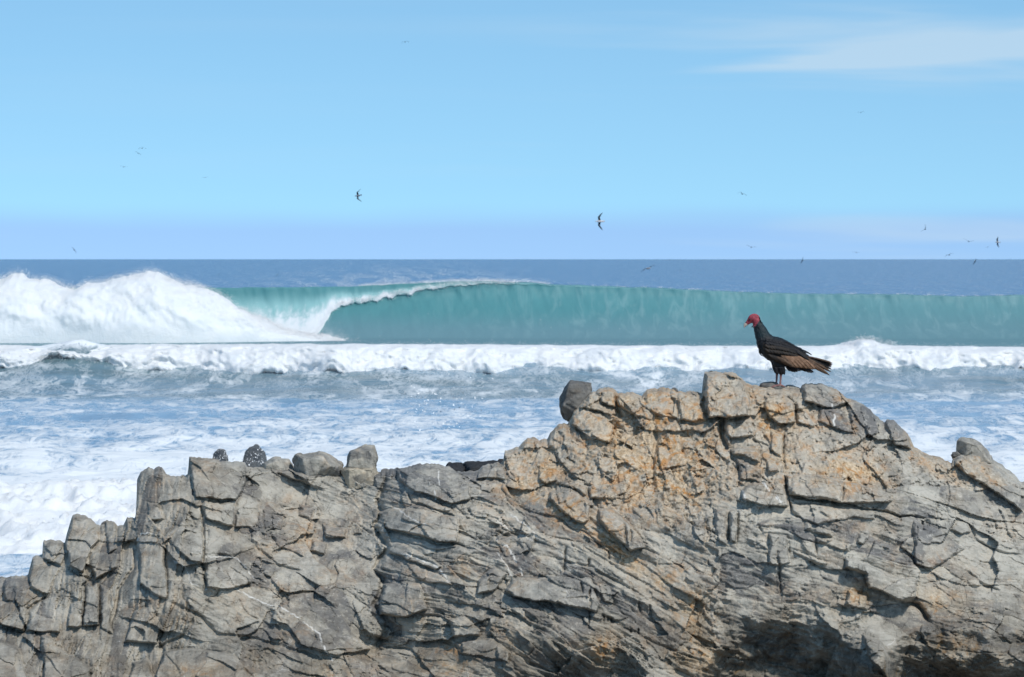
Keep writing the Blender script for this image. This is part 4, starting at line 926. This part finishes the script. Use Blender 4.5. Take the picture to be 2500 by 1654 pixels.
def feather_mat(name, c0, c1, sheen=(0, 0, 0)):
    m = Mat(name); p = m.pos(scale=(1, 1, 1))
    n = m.noise(p, 45, 4, 0.6); b = m.noise(m.pos(scale=(40, 40, 220), rot=(0, R(28), 0)), 1.0, 3, 0.5)
    c = m.mix(m.ramp(n, 0.35, 0.68), c0, c1)
    return m.surf(m.principled(c, 0.62, m.bump(b, 0.35, 0.003), Specular_IOR_Level=0.35))
F_BLACK = feather_mat('black_feathers', (0.006, 0.007, 0.010), (0.013, 0.012, 0.014))
F_DBROWN = feather_mat('dark_brown_feathers', (0.008, 0.007, 0.007), (0.031, 0.022, 0.016))
F_TAN = feather_mat('tan_feathers', (0.155, 0.082, 0.045), (0.285, 0.168, 0.103))
F_BROWN = feather_mat('brown_feathers', (0.062, 0.036, 0.022), (0.130, 0.078, 0.048))
def vulture_skin():
    m = Mat('vulture_body'); p = m.pos()
    n = m.noise(p, 38, 5, 0.6)
    black = m.mix(m.ramp(n, 0.3, 0.7), (0.005, 0.007, 0.010), (0.014, 0.015, 0.018))
    nb = m.noise(p, 14, 4); black = m.mix(m.math('MULTIPLY', m.attr('neck'), m.ramp(nb, 0.35, 0.6, 0.1, 0.7)), black, (0.008, 0.026, 0.032))
    red = m.mix(m.ramp(n, 0.35, 0.65), (0.20, 0.026, 0.04), (0.36, 0.065, 0.085))
    c = m.mix(m.attr('head'), black, red)
    c = m.mix(m.attr('leg'), c, m.mix(m.ramp(n, 0.3, 0.7), (0.19, 0.09, 0.08), (0.30, 0.16, 0.15)))
    b = m.bump(m.noise(m.pos(scale=(70, 70, 38), rot=(0, R(25), 0)), 1.0, 4, 0.6), 0.8, 0.006)
    return m.surf(m.principled(c, 0.6, b, Specular_IOR_Level=0.35))
def build_vulture():
    foot = W(1902, 945, 1.0); cr = crest_at(1900); Yv = float(cr[1]) - 0.10
    loc = W(1901.6, 943.5, Yv)
    root = empty('vulture', tuple(loc))
    tag(root, 'black vulture with bare red head standing in profile on top of the rock outcrop', 'vulture')
    bm = bmesh.new()
    st = [(1560,965,30,30),(1500,955,60,55),(1420,938,95,85),(1330,915,130,118),(1230,885,168,150),(1120,852,198,172),(1000,808,212,188),(900,762,208,188),(820,705,188,170),(765,640,155,140),(728,570,128,116),(700,500,112,98),(672,430,96,84),(645,370,82,72),(622,322,72,62),(600,290,66,56)]
    sp = smooth_path(st, 46)
    ring_tube(bm, [(VZ(x, y)[0], 0, VZ(x, y)[1], a/2175, b/2175) for x, y, a, b in sp], 24)
    hd = smooth_path([(640,285,40,38),(620,268,66,52),(585,262,76,58),(545,275,70,54),(515,300,52,42),(490,325,40,32),(468,345,32,25),(450,362,25,19),(437,380,18,13),(430,398,10,8)], 24)
    ring_tube(bm, [(VZ(x, y)[0], 0, VZ(x, y)[1], a/2175, b/2175) for x, y, a, b in hd], 20)
    for sgn, ox in ((-1, 24), (1, -26)):
        yo = sgn*0.045
        th = smooth_path([(1000+ox*.2,930,140,70),(985+ox*.4,1010,112,56),(985+ox*.8,1090,74,44),(990+ox,1150,48,34),(992+ox,1195,20,18)], 14)
        ring_tube(bm, [(VZ(x, y)[0], yo, VZ(x, y)[1], a/2175, b/2175) for x, y, a, b in th], 14)
        tar = smooth_path([(992+ox,1170,23,20),(988+ox,1240,19,17),(983+ox,1310,18,17),(978+ox,1352,23,20),(976+ox,1372,22,21)], 12)
        ring_tube(bm, [(VZ(x, y)[0], yo, VZ(x, y)[1], a/2175, b/2175) for x, y, a, b in tar], 10)
        fx, fz = VZ(976+ox, 1368)
        for dx, dy, ln in ((-.060, -.022*sgn, 1), (-.066, .004*sgn, 1), (-.052, .030*sgn, 1), (.034, .006*sgn, 1)):
            pts = [(fx, yo, fz, .0085, .0085), (fx+dx*.35, yo+dy*.35, fz+.002, .0082, .0080), (fx+dx*.7, yo+dy*.7, fz-.003, .0072, .0070), (fx+dx*.95, yo+dy*.95, fz-.009, .0055, .005), (fx+dx*1.12, yo+dy*1.12, fz-.017, .0022, .002)]
            ring_tube(bm, pts, 8)
    me = bpy.data.meshes.new('body'); bm.to_mesh(me); bm.free()
    tmp = bpy.data.objects.new('tmp_body', me); col.objects.link(tmp)
    r = tmp.modifiers.new('r', 'REMESH'); r.mode = 'VOXEL'; r.voxel_size = 0.0034
    s = tmp.modifiers.new('s', 'SMOOTH'); s.iterations = 3; s.factor = 0.5
    dg = bpy.context.evaluated_depsgraph_get(); ev = tmp.evaluated_get(dg); me2 = bpy.data.meshes.new_from_object(ev)
    bpy.data.objects.remove(tmp)
    V = np.zeros(len(me2.vertices)*3, dtype=np.float32); me2.vertices.foreach_get('co', V); V = V.reshape(-1, 3)
    zx = V[:, 0]*2175+990; zy = 1382-V[:, 2]*2175
    # ruffle the plumage a little
    feathered = (zy < 1190) & ~((zy < 372) & (zx < 660))
    N = np.zeros(len(V)*3, dtype=np.float32); me2.vertices.foreach_get('normal', N); N = N.reshape(-1, 3)
    ruf = fbm(zx/16, zy/30+V[:, 1]*30, 71, 3)*0.0045 + fbm(zx/60, zy/60+V[:, 1]*14, 75, 2)*0.004
    V += N*(ruf*feathered)[:, None]
    me2.vertices.foreach_set('co', V.ravel())
    line = (zx-655)*0.75 + (zy-318)*0.55 + 6*perlin(zx/14, zy/14, 3)       # where bare skin meets the ruff
    head = sstep(6, -8, line)*(zy < 420)
    leg = sstep(1176, 1196, zy + 10*perlin(zx/10, zy/10+V[:, 1]*90, 5))
    neck = sstep(640, 520, zy)
    for an, av in (('head', head), ('leg', leg), ('neck', neck)):
        a = me2.attributes.new(an, 'FLOAT', 'POINT'); a.data.foreach_set('value', np.ascontiguousarray(av, dtype=np.float32))
    me2.polygons.foreach_set('use_smooth', np.ones(len(me2.polygons), dtype=bool)); me2.materials.clear()
    link('body', me2, vulture_skin(), root)
    # beak tip: pale hooked horn over the end of the muzzle
    bm = bmesh.new()
    ring_tube(bm, [(VZ(x, y)[0], 0, VZ(x, y)[1], a/2175, b/2175) for x, y, a, b in smooth_path([(462,350,30,22),(446,362,30,21),(432,380,25,17),(424,398,16,11),(423,412,7,5),(427,420,2,2)], 10)], 12)
    me = bpy.data.meshes.new('beak'); bm.to_mesh(me); bm.free()
    for p_ in me.polygons: p_.use_smooth = True
    link('beak', me, simple('pale_horn', (0.50, 0.42, 0.36), 0.4), root)
    m_eye = simple('dark_eye', (0.012, 0.008, 0.007), 0.15)
    for sg in (-1, 1):
        v, f = ICO[4]; x, z = VZ(508, 284)
        link('eye', np_mesh('eye', v*np.array([.0072, .004, .0062])+np.array([x, sg*0.0215, z]), f, True), m_eye, root)
    # nostril opening and the loose bristles under the chin
    x, z = VZ(452, 336); v, f = ICO[4]
    link('nostril', np_mesh('nostril', v*np.array([.008, .0125, .0045])+np.array([x, 0, z]), f, True), simple('nostril_dark', (0.05, 0.012, 0.015), 0.6), root)
    rr = random.Random(4)
    def vane(name, parent, mat, bz, tz, wpx, y0, y1, bend=(0, 0, 0), nrm=(0, -1, 0), **kw):
        bx, bz_ = VZ(*bz); tx, tz_ = VZ(*tz)
        v, f = leaf((bx, y0, bz_), (tx, y1, tz_), wpx/2175, bend, nrm, **kw)
        return link(name, np_mesh(name, v, f, True), mat, parent)
    for i in range(5): vane('bristle', root, F_BLACK, (585+rr.uniform(-10, 12), 365), (548+rr.uniform(-12, 14), 420+rr.uniform(-16, 14)), 7, -.004+i*.002, -.006+i*.003)
    for i in range(7): vane('nape_feather', root, F_BLACK, (672+i*4, 268+i*12), (660+rr.uniform(-14, 4)+i*7, 238+i*18), 16, -.02+rr.uniform(-.01, .01), -.026+rr.uniform(-.01, .02))
    # wings: a shaped shell lying on the flank with the feathers laid over it
    for sg, wname in ((-1, 'wing'), (1, 'wing')):
        top = smooth_path([(706,690),(730,640),(780,614),(880,612),(980,622),(1090,650),(1190,695),(1290,760),(1380,835),(1440,890),(1480,930)], 34)
        bot = smooth_path([(706,700),(716,755),(750,815),(810,880),(880,940),(970,985),(1060,1000),(1160,985),(1270,975),(1380,960),(1480,936)], 34)
        nc_ = 15; V = []
        for i in range(34):
            for j in range(nc_):
                f = j/(nc_-1); x = top[i][0]*(1-f)+bot[i][0]*f; y = top[i][1]*(1-f)+bot[i][1]*f
                t = i/33; bulge = (math.sin(math.pi*min(1, f*0.96+0.02))**0.55)*(math.sin(math.pi*min(1, t*0.9+0.06))**0.5)
                lat = 0.050*(1-t)+0.030*t + 0.052*bulge*(1-0.55*t)
                lat += 0.0028*math.sin(x/19+y/7)*math.cos(y/15-x/31)
                lx, lz = VZ(x, y); V.append((lx, sg*lat, lz))
        Fw = grid_faces(34, nc_)
        if sg > 0: Fw = Fw[:, ::-1]
        # close the shell inward
        Va = np.array(V); inner = Va.copy(); inner[:, 1] *= 0.45; nV = len(Va)
        ed = [i for i in range(nc_)] + [r_*nc_+nc_-1 for r_ in range(1, 34)] + [33*nc_+c for c in range(nc_-2, -1, -1)] + [r_*nc_ for r_ in range(32, 0, -1)]
        Fs = np.array([(a, b, b+nV, a+nV) for a, b in zip(ed, ed[1:]+ed[:1])])
        wing = link(wname, np_mesh(wname, np.concatenate([Va, inner]), np.concatenate([Fw, Fs, Fw[:, ::-1]+nV]), True), F_DBROWN, root)
        nn = (0, sg, 0)
        # tan secondaries fanning below the coverts
        for i in range(12):
            f = i/11; b = (1010+330*f, 868+6*f+10*math.sin(f*3)); t = (1180+400*f, 1058+52*f+rr.uniform(-6, 6))
            vane('secondary_feather', wing, F_TAN if i > 1 else F_BROWN, b, t, 47, sg*(.094-.018*f), sg*(.078-.016*f+.002*(i % 2)), (0, sg*.006, 0), nn, point=.22)
        # primaries reaching past the tail
        for i, (b, t) in enumerate([((1290,860),(1630,1112)),((1310,862),(1690,1150)),((1325,866),(1760,1182)),((1335,872),(1822,1204)),((1350,880),(1850,1150)),((1362,888),(1852,1105)),((1380,900),(1838,1060))]):
            vane('primary_feather', wing, (F_TAN, F_TAN, F_BROWN, F_BROWN, F_BROWN, F_DBROWN, F_DBROWN)[i], b, t, 44, sg*(.074-.003*i), sg*(.050-.003*i), (0, sg*.006, .004), nn, point=.30)
        # lower brown row along the flank edge
        for i in range(7):
            f = i/6; vane('covert_feather', wing, (F_DBROWN, F_BROWN)[i > 3], (800+200*f, 850+60*f), (960+260*f, 985+72*f+rr.uniform(-6, 6)), 52, sg*.096, sg*.082, (0, sg*.006, 0), nn, point=.25)
        # greater and median coverts, overlapping scales
        for row, (y0, y1, n_, ln, mt) in enumerate([(800, 840, 12, 120, F_DBROWN), (740, 790, 12, 105, F_DBROWN), (690, 745, 11, 92, F_BLACK), (650, 705, 9, 78, F_BLACK)]):
            for i in range(n_):
                f = i/(n_-1); bx_ = 735+f*(560-row*50)+row*6; by_ = y0-40+f*(y1-y0)+55*f*f+rr.uniform(-5, 5)
                t_ = min(1, max(0, (bx_-706)/774)); lat = .098-.045*t_**1.5 - (.012 if row > 1 else 0) - (.012 if row > 2 else 0)
                vane('covert_feather', wing, mt, (bx_, by_), (bx_+ln*.86, by_+ln*.62), 58, sg*lat, sg*(lat+.003), (0, sg*.003, 0), nn, point=.4, thick=.0016)
        for i in range(4): vane('scapular_feather', wing, F_BLACK, (1255+i*34, 800+i*24), (1390+i*28, 905+i*16), 46, sg*.080, sg*.072, (0, sg*.004, 0), nn, point=.4)
    # back, rump and tail
    for i in range(9):
        f = i/8; vane('back_feather', root, F_BLACK, (960+420*f, 608+190*f+20*math.sin(f*3)), (1110+420*f, 650+215*f+rr.uniform(-4, 6)), 62, rr.uniform(-.025, .02), rr.uniform(-.025, .02), (0, 0, .006), (0, -.5, 1))
    for i in range(8):
        f = i/7; vane('tail_feather', root, (F_BROWN, F_DBROWN)[i % 2], (1440, 890+22*f), (1862-14*abs(f-.3), 996+95*f+rr.uniform(-5, 5)), 46, -.045+.09*f, -.06+.11*f, (0, 0, .004), (0, -.6, 1), point=.25)
    for i in range(11):
        f = i/10; vane('belly_feather', root, F_BLACK, (1090+330*f, 1035+20*f), (1180+385*f+rr.uniform(-8, 8), 1132+18*math.sin(f*9)+10*f), 40, -.05+.02*math.sin(i), -.046+.02*math.sin(i*1.3), (0, 0, -.004), point=.55)
    for i in range(8):
        f = i/7; vane('thigh_feather', root, F_BLACK, (920+140*f, 1060), (945+125*f, 1182+12*math.sin(i*2.1)), 40, -.07+.01*math.sin(i), -.064, point=.5)
    for i in range(14):
        f = i/13; vane('breast_feather', root, F_BLACK, (650+20*f*f+8*math.sin(i), 560+f*270), (640+80*f*f+4*math.sin(i*2), 612+f*275), 34, -.02+.02*math.sin(i*1.7), -.02+.02*math.sin(i*1.7), (-.004, 0, 0), (-1, -.5, 0), point=.5)
build_vulture()

# ------------------------------------------------------------------ seabirds
M_GDARK = simple('dark_gull_plumage', (0.022, 0.028, 0.035), 0.7)
M_GWHITE = simple('white_gull_plumage', (0.62, 0.58, 0.55), 0.7)
M_GGREY = simple('grey_gull_plumage', (0.13, 0.15, 0.18), 0.7)
M_BILL = simple('gull_bill', (0.45, 0.28, 0.08), 0.5)
def seabird(px, py, span_px, label, rot=(0, 0, 0), wings=((25, 15), (25, 15)), sweep=(.05, .30), real=1.25, mats=None, heading=None):
    """wings: (inner raise, outer raise) in degrees for the two wings; sweep: how far wrist leads and tip trails"""
    span_px = span_px*(1.5 if span_px < 17 else 1.12 if span_px < 40 else 1.0); Dg = real*FOC/span_px
    mb, mw = mats or (M_GWHITE, M_GDARK)
    root = empty('seabird', tuple(W(px, py, Dg))); root.rotation_euler = [R(a) for a in rot]
    tag(root, label, 'bird', 'seabirds over the surf')
    bm = bmesh.new()
    ring_tube(bm, [(x, 0, z, a, b) for x, z, a, b in smooth_path([(-.32,.0,.004,.02),(-.27,.0,.012,.07),(-.20,.0,.035,.05),(-.08,-.005,.062,.066),(.06,-.008,.07,.074),(.16,.0,.055,.055),(.22,.012,.042,.042),(.27,.014,.036,.036),(.30,.010,.016,.016)], 18)], 10)
    me = bpy.data.meshes.new('body'); bm.to_mesh(me); bm.free(); link('body', me, mb, root)
    bm = bmesh.new(); ring_tube(bm, [(.295,0,.008,.012,.011),(.33,0,.004,.009,.007),(.36,0,-.004,.003,.003)], 8)
    me = bpy.data.meshes.new('bill'); bm.to_mesh(me); bm.free(); link('bill', me, M_BILL, root)
    for sg, (a0, a1) in zip((1, -1), wings):
        V = []; L0, L1 = 0.26, 0.36; n = 13; fat = 1.9 if span_px < 19 else (1.2 if span_px < 28 else 1.0)
        for i in range(n):
            s = i/(n-1); l = s*(L0+L1)
            if l <= L0: y = .03+l*math.cos(R(a0)); z = .03+l*math.sin(R(a0)); xc = sweep[0]*(l/L0); ch = (.17-.03*l/L0)*fat
            else:
                k = (l-L0)/L1; y = .03+L0*math.cos(R(a0))+k*L1*math.cos(R(a1)); z = .03+L0*math.sin(R(a0))+k*L1*math.sin(R(a1)); xc = sweep[0]-sweep[1]*k**1.1; ch = (.14*(1-k**1.6)+.012)*fat
            up = Vector((0, -math.sin(R(a0 if l <= L0 else a1)), math.cos(R(a0 if l <= L0 else a1))))
            for fx, ft in ((.5, .0), (.28, 1), (-.1, .8), (-.5, .0), (-.1, -.2), (.28, -.3)):
                V.append((xc+.03+fx*ch, sg*(y)+sg*up.y*ft*.016, z+up.z*ft*.016))
        F = [(i*6+k, i*6+(k+1) % 6, i*6+6+(k+1) % 6, i*6+6+k) for i in range(n-1) for k in range(6)]
        link('wing', np_mesh('wing', np.array(V), np.array(F), True), mw, root)
    return root
# rot = (bank, pitch, heading): heading 180 flies to the left of the picture, -90 towards us
seabird(1465, 541, 45, 'largest seabird, steeply banked with wings almost upright, above the wave', (78, 0, 176), ((-6, -14), (10, -4)), (.05, .26), mats=(M_GWHITE, M_GDARK))
seabird(875, 478, 32, 'dark seabird banking over the left of the breaking wave, one wing down', (48, 10, 200), ((18, -10), (-30, -78)), (.06, .26), mats=(M_GGREY, M_GDARK))
seabird(989, 103, 14, 'lone tiny bird highest in the sky, left of centre', (8, 0, -80), ((14, -34), (14, -40)), (.02, .1), mats=(M_GDARK, M_GDARK))
seabird(347, 362, 14, 'upper bird of the close pair in the left sky', (0, 0, -95), ((18, -34), (8, -44)), (.02, .1), mats=(M_GDARK, M_GDARK))
seabird(338, 375, 11, 'lower bird of the close pair in the left sky', (-30, 0, -70), ((2, -6), (2, -8)), (.02, .1), mats=(M_GDARK, M_GDARK))
seabird(302, 408, 12, 'faint single bird just below the close pair in the left sky', (-8, 0, -80), ((12, -10), (8, -4)), (.02, .1), mats=(M_GGREY, M_GGREY))
seabird(501, 434, 10, 'faint tiny bird right of the close pair in the left sky', (4, 0, -90), ((10, -4), (8, -4)), (.02, .1), mats=(M_GGREY, M_GGREY))
seabird(181, 611, 17, 'dark bird just above the horizon at far left', (-52, 0, -60), ((8, -6), (4, -10)), (.03, .14), mats=(M_GDARK, M_GDARK))
seabird(2102, 275, 11, 'tiny bird alone in the right sky below the long cloud', (5, 0, -85), ((12, 0), (8, -2)), (.02, .1), mats=(M_GDARK, M_GDARK))
seabird(1812, 474, 22, 'arched bird in the right sky straight above the vulture', (-22, 0, -80), ((24, -22), (26, -42)), (.03, .14), mats=(M_GGREY, M_GDARK))
seabird(2259, 560, 20, 'dark bird with raised wings left of the far right group of birds', (58, 0, -75), ((30, 26), (30, 24)), (.03, .14), mats=(M_GDARK, M_GDARK))
seabird(2365, 590, 23, 'pale bird with shallow V wings in the far right group', (-12, 0, -90), ((14, 24), (14, 20)), (.03, .14), mats=(M_GGREY, M_GGREY))
seabird(2436, 592, 24, 'banked bird with upright wings nearest the right edge, above the horizon', (74, 0, 150), ((6, -4), (2, -10)), (.04, .18), mats=(M_GWHITE, M_GDARK))
seabird(2411, 604, 8, 'smallest dark bird below the upright-winged bird at far right', (20, 0, -80), ((5, 0), (5, 0)), (.02, .1), mats=(M_GDARK, M_GDARK))
seabird(2317, 623, 22, 'arched bird just above the horizon at far right', (16, 0, -80), ((28, -26), (20, -36)), (.03, .14), mats=(M_GGREY, M_GDARK))
seabird(1834, 604, 22, 'faint pale bird above the horizon, right over the vulture head', (-14, 0, -85), ((8, 20), (8, 12)), (.03, .14), mats=(M_GGREY, M_GGREY))
seabird(2091, 617, 12, 'faint bird just above the horizon right of the vulture', (-6, 0, -85), ((4, 4), (4, 4)), (.03, .14), mats=(M_GGREY, M_GGREY))
seabird(1959, 637, 12, 'dark bird on the horizon line above the vulture tail', (66, 0, -70), ((10, 4), (10, 4)), (.03, .14), mats=(M_GDARK, M_GDARK))
seabird(1582, 656, 38, 'pale-bodied bird with dark drooping wings gliding low over the blue sea', (14, 0, -60), ((14, -6), (6, -28)), (.04, .16), mats=(M_GWHITE, M_GDARK))
seabird(2380, 640, 12, 'dark bird right below the horizon at far right', (60, 0, -70), ((4, 0), (4, 0)), (.03, .14), mats=(M_GDARK, M_GDARK))
seabird(2298, 698, 11, 'dark bird low over the wave crest at far right', (76, 0, -75), ((6, 0), (6, 0)), (.03, .14), mats=(M_GDARK, M_GDARK))
seabird(2340, 702, 12, 'pale bird low over the wave crest at far right', (30, 0, -75), ((12, 6), (6, 0)), (.03, .14), mats=(M_GWHITE, M_GGREY))
WH = (M_GWHITE, M_GWHITE)
for px, py, sp_, lb, ro in [(1531, 696, 11, 'leftmost white bird skimming the wave crest in the middle', (-30, 0, -70)), (1546, 701, 8, 'second white bird skimming the wave crest in the middle', (10, 0, -80)),
                            (1551, 690, 6, 'tiny white bird above the two leftmost crest-skimming birds', (10, 0, -80)), (1571, 700, 9, 'third white bird skimming the wave crest in the middle', (30, 0, -80)),
                            (1601, 702, 10, 'fourth white bird skimming the wave crest in the middle', (4, 0, -80)), (1672, 706, 9, 'white bird alone on the crest, rightmost of the middle ones', (-10, 0, -80)),
                            (2025, 716, 12, 'white bird on the wave crest above the vulture tail', (4, 0, -85)), (2243, 717, 15, 'white bird on the wave crest between vulture and right edge', (6, 0, -88))]:
    seabird(px, py, sp_, lb, ro, ((12, -4), (12, -4)), (.02, .1), mats=WH)
for px, py, sp_, lb, ro in [(438, 646, 6, 'tiny dark bird just under the horizon at left', (10, 0, -80)), (534, 671, 9, 'dark bird over the sea beside the white burst, left one', (40, 0, -70)),
                            (677, 672, 9, 'dark bird over the sea right of the white burst', (50, 0, -70)), (586, 684, 6, 'tiny dark bird between the two others beside the white burst', (-20, 0, -80)),
                            (1660, 659, 6, 'tiny dark bird right of the pale-bodied bird over the sea', (60, 0, -80)), (1838, 675, 8, 'tiny dark bird over the sea left above the vulture head', (0, 0, -80)),
                            (2204, 643, 7, 'tiny dark bird below the horizon left of the right group', (20, 0, -80)), (1635, 635, 9, 'faint bird on the horizon right of the pale-bodied bird', (0, 0, -88))]:
    seabird(px, py, sp_, lb, ro, ((10, 2), (10, 2)), (.02, .1), mats=(M_GDARK, M_GDARK))
